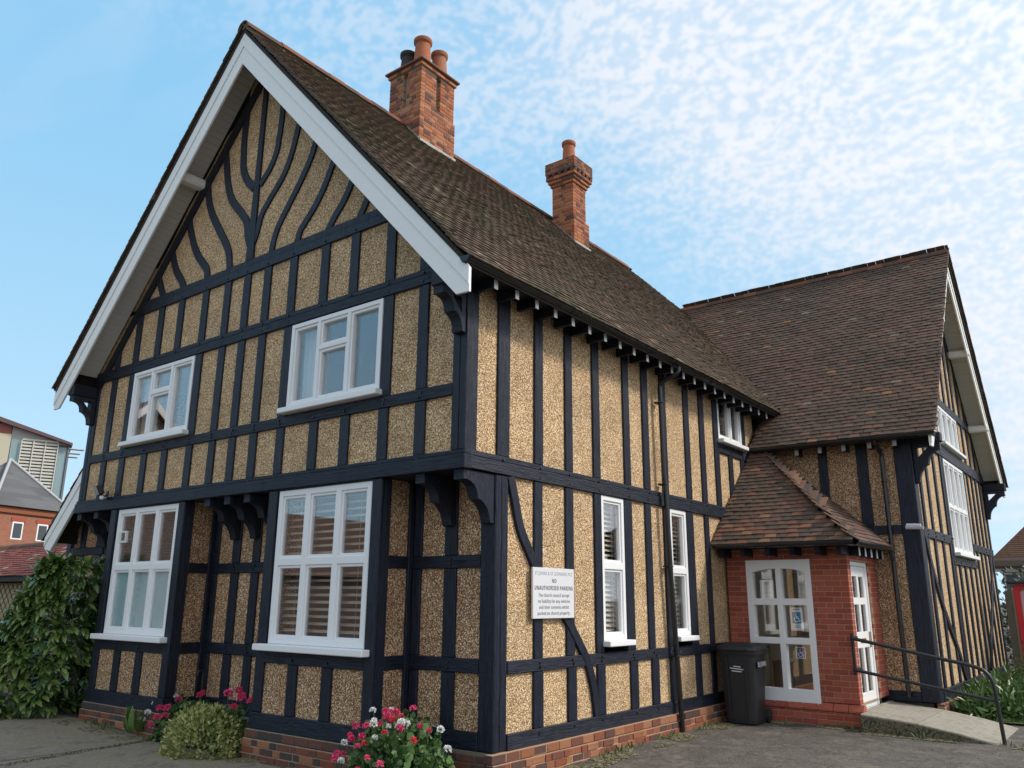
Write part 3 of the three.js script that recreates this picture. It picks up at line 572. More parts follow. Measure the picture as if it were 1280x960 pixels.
// lean-to on the left
{
  const lr = G('roof', house), yL = (x) => 3.50 + 1.04 * (x + 8.3);
  slab([[-8.0, -0.10], [-9.2, -0.10], [-9.2, -5], [-8.0, -5]], yL, 0.06, mDeck, 'roof_deck', lr);
  const a = Math.atan(1.04); tiled(lr, V(-9.24, yL(-9.24) - 0.02, -5), V(0, 0, 1), V(Math.cos(a), Math.sin(a), 0), 4.92, 1.75, () => true, pal.main);
  P('bargeboard', prism([[-8.03, yL(-8.03) - 0.03], [-9.16, yL(-9.16) - 0.03], [-9.16, yL(-9.16) - 0.2], [-9.0, yL(-9.0) - 0.46], [-8.03, yL(-8.03) - 0.46]].reverse(), -0.14, -0.10, 0.003), mWhitePaint, house);
  P('barge_fascia', prism([[-8.03, yL(-8.03) - 0.02], [-9.17, yL(-9.17) - 0.02], [-9.17, yL(-9.17) - 0.16], [-8.03, yL(-8.03) - 0.22]].reverse(), -0.10, -0.085, 0.003), mWhitePaint, house);
  row('lean', 0.3, 2.3, -9.1, -8.02, [[-9.1, -8.95], [-8.82, -8.66], [-8.27, -8.1]], mPebB);
  row('lean', 2.43, 2.9, -8.95, -8.02, [[-8.82, -8.66], [-8.27, -8.1]], mPebB);
  beam('rail', 'lean', -9.1, -8.02, 2.302, 2.428, 'x', -0.08, 0.004);
  P('wall', cbox(-9.1, -9.0, -0.1, 2.5, -5, -0.55, 0), mPebA, house);
}

// ---------------------------------------------------------------- brickwork
const mBrick = {
  porch: [[.42, .092, .056], [.46, .105, .062], [.38, .080, .050], [.48, .125, .075], [.36, .085, .060]].map((c) => grainy(...c, 0.85)),
  chimney: [[.48, .15, .06], [.42, .12, .05], [.54, .19, .08], [.34, .10, .05], [.17, .07, .045], [.56, .22, .10]].map((c) => grainy(...c, 0.9, 0.005)),
  plinth: [[.36, .13, .06], [.30, .09, .045], [.42, .18, .09], [.22, .08, .05], [.13, .065, .05]].map((c) => grainy(...c, 0.92, 0.006)),
  dark: [[.10, .06, .05], [.14, .065, .045], [.075, .055, .05], [.17, .075, .05]].map((c) => grainy(...c, 0.85, 0.005)) };
const mMortar = grainy(.42, .36, .27, 0.95), mMortarPale = grainy(.50, .33, .22, 0.95), mMortarDark = grainy(.22, .18, .14, 0.95);
const brickCache = {};
function brickGeo(len, h, d) { const k = [Math.round(len * 200), Math.round(h * 200), Math.round(d * 200), Math.floor(rnd() * 3)].join(); return brickCache[k] ??= cbox(-len / 2, len / 2, -h / 2, h / 2, -d, 0, 0.004, 'x'); }
// courses of bricks over a face u 0..W, v v0..v1 of frame X
function brickFace(parent, X, W, v0, v1, mats, { keep, h = 0.065, joint = 0.010, depth = 0.1, whole = true, mort = mMortar, start = 0, jit = 0.002, holes = [], back = 0.006, pattern = [0.215, 0.1025], recess } = {}) {
  const lump = [];
  for (let r = 0, v = v0; v < v1 - 0.02; r++, v += h + joint) {
    const hh = Math.min(h, v1 - v); let u = -((r + start) % 2 ? (pattern[0] === pattern[1] ? (pattern[0] + joint) / 2 : pattern[0] * 0.5 + pattern[1] * 0.5 + joint) : 0) , k = (r + start) % 2;
    while (u < W - 0.012) {
      const len = pattern[k++ % pattern.length]; let a = Math.max(0, u), b = Math.min(W, u + len); u += len + joint;
      if (b < 0.055) continue; if (u - len - joint < 0.06) a = 0; if (W - u < 0.055) { b = W; u = W; }
      const spans = []; let cut = [[a, b]];
      for (const [h0, h1, g0, g1] of holes) if (v + hh > g0 + 0.01 && v < g1 - 0.01) cut = cut.flatMap(([p, q]) => q <= h0 || p >= h1 ? [[p, q]] : [[p, Math.min(q, h0)], [Math.max(p, h1), q]].filter(([s, t]) => t - s > 0));
      for (const [p, q] of cut) if (q - p > 0.025 && (!keep || keep(p, q, v, v + hh))) spans.push([p, q]);
      for (const [p, q] of spans) {
        const g = brickGeo(q - p, hh, depth), w = rr(-jit, jit) - (recess ? recess((p + q) / 2, v) : 0), m = X.clone().multiply(TR((p + q) / 2, v + hh / 2, w)).multiply(new THREE.Matrix4().makeRotationZ(rr(-.006, .006)));
        if (whole) P('brick', g, pick(mats), parent).applyMatrix4(m); else lump.push(g.clone().applyMatrix4(m));
      }
    }
  }
  if (lump.length) P('brickwork', merge(lump), mats[0], parent).userData.kind = 'stuff';
  if (mort) {
    const hs = holes.map(([a, b, c, d]) => [Math.max(a, 0.003), Math.min(b, W - 0.003), Math.max(c, v0 + 0.003), Math.min(d, v1 - 0.003)]);
    P('mortar', new THREE.ExtrudeGeometry(ringShape(0.004, W - 0.004, v0, v1, hs), { depth: depth - back - 0.01, bevelEnabled: false }).translate(0, 0, -depth + 0.008).applyMatrix4(X), mort, parent);
  }
}
const faceZ = (x, z) => TR(x, 0, z), faceX = (x, z) => TR(x, 0, z).multiply(RY);
// plinths under the timber frame
BAY.forEach(([a, b]) => {
  const p = G('plinth', house);
  brickFace(p, faceZ(a - 0.05, 0.05), b - a + 0.10, -0.155, 0.142, mBrick.plinth.slice(1).concat(mBrick.dark), { mort: mMortar, jit: 0.004 });
  brickFace(p, faceZ(a - 0.04, 0.035).multiply(TR(0, 0, 0)), b - a + 0.08, 0.150, 0.234, mBrick.dark, { h: 0.08, mort: mMortar, pattern: [0.215, 0.215] });
  brickFace(p, faceX(b + 0.05, -0.06), 0.44, -0.155, 0.234, mBrick.dark, { mort: mMortarDark });
});
for (const [x0, x1] of [[-4.87, -3.16], [-1.08, -0.06], [-7.95, -6.96]]) { const p = G('plinth', house); brickFace(p, faceZ(x0, -0.46), x1 - x0, -0.155, 0.234, mBrick.dark.concat(mBrick.plinth.slice(3)), { mort: mMortarDark }); }
{
  const p = G('plinth', house);
  brickFace(p, faceX(0.05, -0.46), 5.74, -0.155, 0.142, mBrick.plinth, { mort: mMortarPale, jit: 0.008 });
  brickFace(p, faceX(0.042, -0.45), 5.75, 0.150, 0.232, mBrick.plinth, { h: 0.078, mort: mMortarPale, jit: 0.008, pattern: [0.215, 0.215] });
  const q = G('plinth', house); brickFace(q, faceX(2.545, -7.78), 7.3, -0.1, 0.234, mBrick.plinth, { mort: mMortarPale });
}
// chimneys
function chimneyBox(p, x0, x1, z0, z1, v0, v1, mats, opt = {}) {          // z0 is the face towards the yard front
  const d = 0.1, o = { mort: null, ...opt, depth: d };
  brickFace(p, faceZ(x0, z0), x1 - x0, v0, v1, mats, o);
  brickFace(p, faceX(x1, z0 - d - 0.008), z0 - z1 - d - 0.008, v0, v1, mats, { ...o, start: 1, holes: opt.sideHoles ?? [] });
  brickFace(p, TR(x0, 0, z1).multiply(new THREE.Matrix4().makeRotationY(Math.PI)).multiply(TR(-(x1 - x0), 0, 0)), x1 - x0 - d - 0.008, v0, v1, mats, { ...o, whole: false });
  brickFace(p, TR(x0, 0, z0 - d - 0.008).multiply(new THREE.Matrix4().makeRotationY(-Math.PI / 2)).multiply(TR(-(z0 - z1 - 2 * d - 0.016), 0, 0)), z0 - z1 - 2 * d - 0.016, v0, v1, mats, { ...o, whole: false, start: 1 });
  const i = 0.007, X0 = x0 + i, X1 = x1 - i, Z0 = z0 - i, Z1 = z1 + i, n = 0.072, s = opt.slot;
  const plan = s ? [[X0, Z0], [x0 + s[0], Z0], [x0 + s[0], Z0 - n], [x0 + s[1], Z0 - n], [x0 + s[1], Z0], [X1, Z0], [X1, z0 - s[2]], [X1 - n, z0 - s[2]], [X1 - n, z0 - s[3]], [X1, z0 - s[3]], [X1, Z1], [X0, Z1]] : [[X0, Z0], [X1, Z0], [X1, Z1], [X0, Z1]];
  P('mortar', prism(plan.map(([a, b]) => [a, -b]), v0 - 0.002, v1 - 0.001).rotateX(-Math.PI / 2), mMortar, p);
}
const mPot = [grainy(.46, .15, .07, 0.85), grainy(.05, .045, .042, 0.85), grainy(.42, .17, .09, 0.85)];
const potGeo = (r, h) => new THREE.LatheGeometry([[r * 0.86, 0], [r * 1.02, 0], [r * 1.02, 0.04], [r * 0.92, 0.07], [r * 0.80, h - 0.11], [r * 0.82, h - 0.09], [r * 0.98, h - 0.075], [r * 1.0, h - 0.01], [r * 0.96, h], [r * 0.76, h], [r * 0.76, h - 0.2]].map((q) => new THREE.Vector2(...q)), 22);
{
  const c = G('chimney', house), x0 = -4.41, x1 = -3.585, z0 = -2.76, z1 = -3.66;
  chimneyBox(c, x0, x1, z0, z1, 9.12, 9.95, mBrick.chimney);
  // upper stack: slightly narrower, with a tall slot sunk in each face
  const a = x0 + 0.02, b = x1 - 0.02, e = z0 - 0.02, f = z1 + 0.02;
  chimneyBox(c, a, b, e, f, 9.955, 10.72, mBrick.chimney, { slot: [0.335, 0.445, 0.385, 0.495], pattern: [0.215, 0.1025], holes: [[0.335, 0.445, 10.02, 10.64]], sideHoles: [[0.277, 0.387, 10.02, 10.64]] });
  chimneyBox(c, a - 0.03, b + 0.03, e + 0.03, f - 0.03, 10.725, 10.80, mBrick.chimney);
  P('cap', cbox(a - 0.075, b + 0.075, 10.802, 10.845, f - 0.075, e + 0.075, 0.012), grainy(.26, .13, .085, 0.9), c);
  P('flaunching', new THREE.CylinderGeometry(0.40, 0.66, 0.13, 4, 1).rotateY(Math.PI / 4).scale(0.98, 1, 1.05).translate((a + b) / 2, 10.91, (e + f) / 2), mMossCap, c);
  for (const [px, pz, k, r, h] of [[-3.84, -3.02, 0, 0.17, 0.53], [-4.2, -3.02, 1, 0.155, 0.40], [-3.80, -3.42, 2, 0.16, 0.46], [-4.2, -3.42, 2, 0.155, 0.42]]) P('chimney_pot', potGeo(r, h), mPot[k], c).position.set(px, 10.93, pz);
  P('flashing', cbox(x1 - 0.01, x1 + 0.02, 9.08, 9.27, z1 - 0.03, z0 + 0.03, 0.01), grainy(.52, .50, .46, 0.8), c);
  P('flashing', prism([[x1 + 0.02, 9.10], [x1 + 0.02, 9.26], [-4.0, 9.72], [-4.0, 9.56]], z0 - 0.005, z0 + 0.02), mLead, c);
}
{
  const c = G('chimney', house), x0 = -3.74, x1 = -3.16, z0 = -6.93, z1 = -7.51;
  chimneyBox(c, x0, x1, z0, z1, 8.70, 9.35, mBrick.chimney);
  chimneyBox(c, x0 + 0.02, x1 - 0.03, z0 - 0.02, z1 + 0.08, 9.355, 10.08, mBrick.chimney);
  const steps = [[0.01, 10.085, 10.15], [-0.02, 10.16, 10.225], [-0.055, 10.235, 10.30], [-0.09, 10.31, 10.375]];
  for (const [k, y0, y1] of steps) chimneyBox(c, x0 + k + 0.01, x1 - k - 0.02, z0 - k - 0.01, z1 + k + 0.05, y0, y1, mBrick.chimney);
  for (let i = 0; i < 5; i++) { P('dentil', cbox(x0 - 0.07 + i * 0.155, x0 + 0.005 + i * 0.155, 10.38, 10.44, z0 + 0.02, z0 + 0.085, 0.004), mBrick.dark[0], c); P('dentil', cbox(x1 + 0.015, x1 + 0.075, 10.38, 10.44, z0 + 0.05 - i * 0.15, z0 - 0.025 - i * 0.15 + 0.16, 0.004).translate(0, 0, -0.08), mBrick.dark[1], c); }
  chimneyBox(c, x0 - 0.03, x1 + 0.02, z0 + 0.03, z1 - 0.0, 10.38, 10.445, mBrick.dark);
  chimneyBox(c, x0 - 0.09, x1 + 0.08, z0 + 0.09, z1 - 0.05, 10.445, 10.70, mBrick.dark.slice(1, 2).concat(mBrick.chimney.slice(3, 5), mBrick.chimney.slice(0, 2)));
  P('flaunching', new THREE.CylinderGeometry(0.28, 0.50, 0.10, 4, 1).rotateY(Math.PI / 4).translate((x0 + x1) / 2, 10.752, (z0 + z1) / 2 + 0.02), mMossCap, c);
  P('chimney_pot', potGeo(0.155, 0.5), mPot[0], c).position.set(-3.45, 10.78, -7.2);
  P('flashing', cbox(x1 - 0.01, x1 + 0.02, 8.62, 8.80, z1 - 0.03, z0 + 0.03, 0.01), grainy(.52, .50, .46, 0.8), c);
  P('flashing', prism([[x1 + 0.02, 8.62], [x1 + 0.02, 8.80], [x0, 9.42], [x0, 9.25]], z0 - 0.005, z0 + 0.02), mLead, c);
}

// ---------------------------------------------------------------- brick porch in the corner
{
  const wall = G('porch_wall', house), PW = 1.8;
  const hole = [0.30, 1.28, 0.215, 2.248], door = [0.15, 1.09, 0.2, 2.235];
  brickFace(wall, FR.porch, PW, 0.305, 2.42, mBrick.porch, { holes: [hole], mort: mMortarPale, pattern: [0.215, 0.215], jit: 0.0015, back: 0.004 });
  brickFace(wall, FR.porchSide.clone().multiply(TR(0.11, 0, 0)), 1.44, 0.305, 2.42, mBrick.porch, { holes: [[door[0] - 0.11 + 0.0, door[1] - 0.11, door[2], door[3]]], start: 1, mort: mMortarPale, pattern: [0.215, 0.215], jit: 0.0015, back: 0.004 });
  const pl = G('plinth', house);
  brickFace(pl, FR.porch.clone().multiply(TR(0, 0, 0.055)), PW + 0.055, -0.06, 0.187, mBrick.porch, { mort: mMortarPale, pattern: [0.215, 0.215] });
  brickFace(pl, faceX(PW + 0.055, -6.31), 0.06, -0.06, 0.187, mBrick.porch, { mort: mMortarPale, pattern: [0.215, 0.215] });
  // chamfered plinth course
  for (let i = 0; i < 9; i++) { const a = i * 0.206, b = Math.min(a + 0.199, PW + 0.05); P('plinth_brick', prism([[-0.1, 0.198], [0.055, 0.198], [0.055, 0.222], [0.0, 0.296], [-0.1, 0.296]], a, b, 0.003).applyMatrix4(new THREE.Matrix4().makeRotationY(-Math.PI / 2)).translate(b + a, 0, -6.25), pick(mBrick.porch), pl); }
  // window: six lights, arched heads, deep bottom rail
  windowIn('porch', 0.305, 1.275, 0.22, 2.26, [[0.40, 0.755, 1.70, 2.13, { l: 0.05 }], [0.835, 1.185, 1.70, 2.13, { r: 0.05 }], [0.40, 0.755, 1.15, 1.605], [0.835, 1.185, 1.15, 1.605], [0.40, 0.755, 0.45, 1.06], [0.835, 1.185, 0.45, 1.06]], { casement: 0, sill: 0.0, w1: 0.012 });
  P('window_board', cbox(0.29, 1.29, 0.205, 0.235, -6.32, -6.215, 0.006, 'x'), mWhite, house);
  // door in the side wall
  const dg = G('door', house), X = FR.porchSide;
  P('frame', ext(ringShape(0.155, 1.085, 0.20, 2.23, [[0.215, 1.025, 0.22, 2.17]]), -0.09, -0.03).applyMatrix4(X), mWhite, dg);
  const dl = [[0.33, 0.565, 0.42, 1.02], [0.655, 0.90, 0.42, 1.02], [0.33, 0.565, 1.24, 1.62], [0.655, 0.90, 1.24, 1.62], [0.33, 0.565, 1.72, 2.02], [0.655, 0.90, 1.72, 2.02]];
  P('door_leaf', ext(ringShape(0.22, 1.02, 0.225, 2.165, dl), -0.085, -0.045).applyMatrix4(X), mWhite, dg);
  for (const [a, b, c, d] of dl) P('pane', cbox(a, b, c, d, -0.068, -0.062, 0).applyMatrix4(X), mGlass, dg);
  P('letter_plate', cbox(0.48, 0.74, 1.09, 1.15, -0.045, -0.034, 0.004).applyMatrix4(X), M(.35, .14, .08, .4, { metalness: .5 }), dg);
  P('handle', cbox(0.93, 0.97, 1.02, 1.24, -0.045, -0.02, 0.006).applyMatrix4(X), M(.4, .36, .28, .35, { metalness: .8 }), dg);
  // inside
  const ins = M(.62, .53, .38, 0.9), fl = M(.20, .17, .14, .8);
  P('floor', cbox(0.02, 1.69, 0.06, 0.19, -7.79, -6.36, 0), fl, house);
  P('inner_wall', cbox(0.012, 0.03, 0.19, 2.42, -7.70, -6.355, 0), ins, house);
  P('inner_wall', cbox(0.03, 1.69, 0.19, 2.42, -7.76, -7.72, 0), ins, house);
  P('skirting', cbox(0.032, 1.0, 0.192, 0.33, -7.716, -7.70, 0.004), M(.6, .56, .48, .6), house);
  P('inner_door', cbox(0.45, 1.30, 0.2, 2.1, -7.716, -7.69, 0.006), M(.36, .24, .12, .6), house);
  P('ceiling', cbox(0.03, 1.69, 2.40, 2.42, -7.7, -6.36, 0), M(.6, .56, .48, .9), house);
  // roof
  const roof = G('porch_roof', house), E = V(2.05, 2.47, -5.75), A = V(0.2, 4.15, -7.62);
  const kF = (A.y - E.y) / (E.z - A.z), kR = (A.y - E.y) / (E.x - A.x);
  slab([[0.01, -5.79], [2.01, -5.79], [A.x, A.z], [0.01, A.z]], (x, z) => E.y - 0.02 + kF * (E.z - z), 0.05, mDeck, 'roof_deck', roof);
  slab([[2.01, -5.79], [2.01, -7.78], [A.x, -7.78], [A.x, A.z]], (x) => E.y - 0.02 + kR * (E.x - x), 0.05, mDeck, 'roof_deck', roof);
  const mPT = [[.19, .085, .056], [.165, .080, .055], [.115, .076, .054], [.098, .070, .052], [.23, .11, .066], [.145, .080, .056], [.085, .064, .050], [.26, .14, .075]].map((c) => new THREE.MeshStandardMaterial({ color: lin(...c), map: fine, bumpMap: fineBump, bumpScale: 0.003, roughness: 0.88 }));
  const w = [0, 0, 1, 1, 1, 2, 2, 2, 2, 3, 3, 3, 3, 4, 5, 5, 5, 6, 6, 6, 7];
  const put = (m) => P('roof_tile', tileGeo, mPT[pick(w)], roof).applyMatrix4(m);
  const aF = Math.atan(kF), aR = Math.atan(kR);
  courses(V(0.005, E.y - 0.03, E.z + 0.03), V(1, 0, 0), V(0, Math.sin(aF), -Math.cos(aF)), 2.1, 2.52, (p) => p.x < E.x - 0.04 - (E.x - A.x) * (E.z - p.z) / (E.z - A.z) + 0.03, put);
  courses(V(E.x + 0.03, E.y - 0.03, E.z + 0.03), V(0, 0, -1), V(-Math.cos(aR), Math.sin(aR), 0), 2.07, 2.5, (p) => p.z < E.z - (E.z - A.z) * (E.x - p.x) / (E.x - A.x) - 0.01, put);
  const dir = A.clone().sub(E), hl = dir.length(); dir.normalize();
  const up = V(Math.sin(aR), Math.cos(aR) + Math.cos(aF), Math.sin(aF)).addScaledVector(dir, 0); up.addScaledVector(dir, -up.dot(dir)).normalize();
  const tp = Math.tan(Math.acos(up.dot(V(0, Math.cos(aF), Math.sin(aF))))), cs = [[-0.105, -0.105 * tp], [-0.05, -0.043 * tp], [-0.02, -0.010 * tp], [0.02, -0.010 * tp], [0.05, -0.043 * tp], [0.105, -0.105 * tp]];
  const bon = prism([...cs, ...[...cs].reverse().map(([x, z]) => [x, z + 0.013])], 0, 0.2).applyMatrix4(new THREE.Matrix4().makeBasis(V(1, 0, 0), V(0, 0, 1), V(0, 1, 0)));
  const B = new THREE.Matrix4().makeBasis(dir.clone().cross(up), dir, up);
  const mHip = mPT.map((m) => { const c = m.clone(); c.side = THREE.DoubleSide; return c; });
  for (let i = 0; i * 0.118 < hl - 0.05; i++) P('hip_tile', bon, mHip[pick(w)], roof).applyMatrix4(B.clone().setPosition(E.clone().addScaledVector(dir, i * 0.118 + 0.02).addScaledVector(up, 0.034 + rr(0, .003))).multiply(new THREE.Matrix4().makeRotationX(-0.10)));
  P('lead_cap', new THREE.SphereGeometry(0.17, 14, 8, 0, 6.29, 0, 1.3).scale(1.1, 0.6, 1).translate(0.18, 4.12, -7.62), mLead, roof);
  // eaves
  const gf = P('gutter', gutterGeo(2.02).rotateY(Math.PI / 2), mBlackPlastic, house); gf.position.set(0.03, 2.47, -5.74);
  const gs = P('gutter', gutterGeo(2.0), mBlackPlastic, house); gs.position.set(2.07, 2.47, -7.74);
  P('eaves_board', cbox(0.01, 1.98, 2.425, 2.445, -6.24, -5.82, 0.003, 'x'), mTimber, house); P('eaves_board', cbox(1.81, 1.98, 2.424, 2.444, -7.76, -6.26, 0.003, 'z'), mTimber, house);
  for (const x of [0.06, 0.40, 0.78, 1.14, 1.50, 1.80]) P('rafter_foot', cbox(x - 0.035, x + 0.035, 2.30, 2.424, -6.245, -5.90, 0.006, 'z'), mTimber, house);
  for (const z of [-6.40, -6.72, -7.04, -7.36, -7.68]) { const f = P('rafter_foot', cbox(1.805, 1.94, 2.30, 2.423, z - 0.03, z + 0.03, 0.006, 'x'), mTimber, house); P('painted_end', cbox(1.941, 1.948, 2.298, 2.42, z - 0.031, z + 0.031, 0.002), mWhitePaint, f); }
  const gp = P('downpipe', tube([[2.07, 2.42, -7.66], [2.07, 2.34, -7.68], [2.075, 2.28, -7.72]], 0.03, 0.2, 20, 10), mBlackPlastic, house);
}
// ---------------------------------------------------------------- printed things
function canvasTex(w, h, draw) { const c = document.createElement('canvas'); c.width = w; c.height = h; const x = c.getContext('2d'); draw(x, w, h); const t = new THREE.CanvasTexture(c); t.colorSpace = THREE.SRGBColorSpace; t.needsUpdate = true; return t; }
// a thin board in a wall frame with a printed face
function board(name, fr, u0, u1, v0, v1, w0, w1, map, label, category, edge = mWhite) {
  const t = thing(name, label, category), c = V((u0 + u1) / 2, v0, w1).applyMatrix4(FR[fr]);
  t.position.copy(c); t.rotation.y = Math.atan2(FR[fr].elements[8], FR[fr].elements[10]);
  P('backing', cbox((u0 - u1) / 2, (u1 - u0) / 2, 0, v1 - v0, w0 - w1, -0.0015, 0.002), edge, t);
  P('printed_face', new THREE.PlaneGeometry(u1 - u0 - 0.004, v1 - v0 - 0.004).translate(0, (v1 - v0) / 2, 0), new THREE.MeshStandardMaterial({ map, roughness: 0.5 }), t);
  return t;
}
board('parking_notice', 'side', 1.105, 1.888, 1.462, 1.987, 0.013, 0.035, canvasTex(1024, 690, (x, w, h) => {
  x.fillStyle = '#d6d6da'; x.fillRect(0, 0, w, h); x.textAlign = 'center';
  x.fillStyle = '#8a8c90'; x.font = 'bold 66px sans-serif'; x.fillText('ST JOHNS & ST LEONARDS PCC', w / 2, 100, w - 60);
  x.fillStyle = '#16161a'; x.font = 'bold 78px sans-serif'; x.fillText('NO', w / 2, 205); x.fillText('UNAUTHORISED PARKING', w / 2, 305, w - 50);
  x.fillStyle = '#3a3a40'; x.font = 'bold 62px sans-serif';
  ['The church council accept', 'no liability for any vehicles', 'and their contents whilst', 'parked on church property.'].forEach((s, i) => x.fillText(s, w / 2, 400 + i * 82, w - 130));
}), 'white no unauthorised parking notice fixed across the curved brace', 'sign');
const isa = (x, cx, cy, s, fg) => {
  x.strokeStyle = fg; x.fillStyle = fg; x.lineWidth = s * 0.085; x.lineCap = 'round'; x.lineJoin = 'round';
  x.beginPath(); x.arc(cx - s * 0.06, cy - s * 0.36, s * 0.075, 0, 7); x.fill();
  x.beginPath(); x.moveTo(cx - s * 0.05, cy - s * 0.22); x.lineTo(cx - s * 0.02, cy + s * 0.04); x.lineTo(cx + s * 0.2, cy + s * 0.05); x.lineTo(cx + s * 0.28, cy + s * 0.32); x.lineTo(cx + s * 0.36, cy + s * 0.29); x.stroke();
  x.beginPath(); x.moveTo(cx - s * 0.03, cy - s * 0.09); x.lineTo(cx + s * 0.15, cy - s * 0.09); x.stroke();
  x.beginPath(); x.arc(cx - s * 0.04, cy + s * 0.14, s * 0.23, -2.3, 0.75, true); x.stroke();
};
const onGlass = -0.074;
board('paper_notice', 'porch', 0.48, 0.69, 1.665, 1.965, onGlass - 0.004, onGlass, canvasTex(256, 360, (x, w, h) => {
  x.fillStyle = '#e9e9e6'; x.fillRect(0, 0, w, h); x.fillStyle = '#55565a';
  for (let i = 0; i < 13; i++) { const l = 150 - (i * 47 % 60); x.fillRect((w - l) / 2, 28 + i * 23, l, i < 3 ? 11 : 7); }
}), 'white printed sheet taped inside top pane of porch window', 'notice');
board('access_poster', 'porch', 0.905, 1.09, 1.25, 1.575, onGlass - 0.004, onGlass, canvasTex(256, 400, (x, w, h) => {
  x.fillStyle = '#dfe6ea'; x.fillRect(0, 0, w, h); x.fillStyle = '#2c7fa6'; x.fillRect(34, 80, w - 68, 200); isa(x, w / 2, 180, 190, '#eef4f6');
  x.fillStyle = '#7d98a6'; x.fillRect(60, 30, 136, 16); x.fillRect(70, 315, 116, 12); x.fillRect(60, 342, 136, 12);
}), 'white poster with blue wheelchair symbol inside middle pane of porch window', 'poster');
board('access_sticker', 'porch', 0.945, 1.085, 0.865, 1.02, onGlass - 0.003, onGlass, canvasTex(256, 280, (x, w, h) => {
  x.fillStyle = '#e6e8ee'; x.fillRect(0, 0, w, h); x.fillStyle = '#1d3f86'; x.fillRect(16, 16, w - 32, h - 32); isa(x, w / 2, h / 2 + 8, 230, '#f2f4f8');
}), 'small navy wheelchair sticker inside bottom pane of porch window', 'sticker');

// ---------------------------------------------------------------- blinds and curtains behind the glass
function blind(fr, u0, u1, v0, v1, pitch, depth, tilt, color, label, w = -0.17) {
  const t = thing('window_blind', label, 'blind'); t.applyMatrix4(FR[fr].clone().multiply(TR((u0 + u1) / 2, v0, w)));
  const g = cbox(-(u1 - u0) / 2, (u1 - u0) / 2, -0.0015, 0.0015, -depth / 2, depth / 2, 0, 'x', false), m = M(...color, 0.6);
  for (let y = 0.02; y < v1 - v0 - 0.05; y += pitch) { const s = P('slat', g, m, t); s.position.y = y; s.rotation.x = tilt + rr(-.04, .04); }
  P('head_rail', cbox(-(u1 - u0) / 2, (u1 - u0) / 2, v1 - v0 - 0.04, v1 - v0, -0.025, 0.025, 0.004), m, t);
  for (const k of [-0.34, 0.34]) P('cord', rod([(u1 - u0) * k, 0, depth / 2 + 0.004], [(u1 - u0) * k, v1 - v0, depth / 2 + 0.004], 0.0025, 5), m, t);
}
blind('front', -2.88, -1.36, 1.2, 2.86, 0.078, 0.052, 0.55, [.56, .49, .40], 'tan wide slatted blind inside the bay window beside the corner recess');
blind('front', -6.66, -5.14, 2.05, 2.86, 0.042, 0.03, 0.9, [.13, .11, .105], 'fine dark slatted blind inside the bay window beside the laurel');
blind('side', 2.62, 3.09, 1.22, 2.87, 0.06, 0.05, 0.7, [.66, .60, .48], 'cream slatted blind in the narrow window beside the parking notice', -0.16);
blind('side', 4.45, 4.88, 1.22, 2.87, 0.06, 0.05, 0.7, [.66, .60, .48], 'cream slatted blind in the narrow window beside the porch', -0.16);
function curtain(fr, u0, u1, v0, v1, color, label, wave = 0.03, n = 5, w = -0.2, thin = 0.35) {
  const g = new THREE.PlaneGeometry(u1 - u0, v1 - v0, 60, 6).translate((u0 + u1) / 2, (v0 + v1) / 2, w), p = g.attributes.position;
  for (let i = 0; i < p.count; i++) { const x = p.getX(i), y = p.getY(i), k = (x - u0) / (u1 - u0); p.setZ(i, w + wave * Math.sin(k * n * 6.28 + 0.6 * Math.sin(y * 3))); }
  g.computeVertexNormals(); g.applyMatrix4(FR[fr]);
  single('curtain', g, new THREE.MeshPhysicalMaterial({ color: lin(...color), roughness: 1, transmission: thin, thickness: 0, side: THREE.DoubleSide }), label, 'curtain');
}
curtain('front', -2.86, -2.42, 3.9, 4.95, [.72, .74, .74], 'pale curtain drawn aside in upper window above the corner bay');
curtain('front', -6.69, -6.3, 3.9, 4.95, [.70, .68, .62], 'cream curtain drawn aside in upper window above the laurel bay');
curtain('front', -5.5, -5.12, 3.9, 4.95, [.66, .68, .68], 'thin white curtain at the floodlight end of the upper window', 0.02, 4);
curtain('front', -6.66, -5.14, 1.17, 2.02, [.50, .70, .74], 'teal grey net curtain across lower half of the laurel bay', 0.006, 9, -0.09, 0.05);
curtain('gable', 10.5, 12.35, 2.55, 4.2, [.75, .75, .75], 'white net curtain behind the rear wing lower window', 0.02, 12, -0.15);
curtain('gable', 10.45, 12.4, 4.55, 5.25, [.75, .75, .75], 'white net curtain behind the rear wing gable window', 0.02, 12, -0.15);
{ // extractor vent set in a bay pane
  const t = thing('extractor_vent', 'square white extractor fan grille in a pane of laurel bay window', 'vent', null, [-6.50, 2.40, -0.03]);
  P('housing', ext(ringShape(-0.085, 0.085, 0, 0.17, [[-0.055, 0.055, 0.03, 0.14]]), -0.03, 0.01), M(.7, .68, .64, .5), t);
  for (let i = 0; i < 5; i++) P('louvre', cbox(-0.056, 0.056, 0.034 + i * 0.022, 0.044 + i * 0.022, -0.02, 0.002, 0.001), M(.25, .24, .22, .5), t);
}
{ // stand in the porch
  const t = thing('umbrella_stand', 'dark brown wooden umbrella stand standing inside the porch', 'umbrella stand', null, [0.60, 0.19, -6.75]);
  const m = M(.13, .065, .03, .5);
  for (const a of [0, 1, 2, 3]) { const p = P('side_panel', cbox(-0.12, 0.12, 0, 0.58, 0.105, 0.12, 0.004), m, t); p.rotation.y = a * Math.PI / 2; }
  P('rim', ext(ringShape(-0.13, 0.13, -0.13, 0.13, [[-0.1, 0.1, -0.1, 0.1]]), 0, 0.02).rotateX(-Math.PI / 2).translate(0, 0.58, 0), M(.2, .1, .05, .4), t);
}

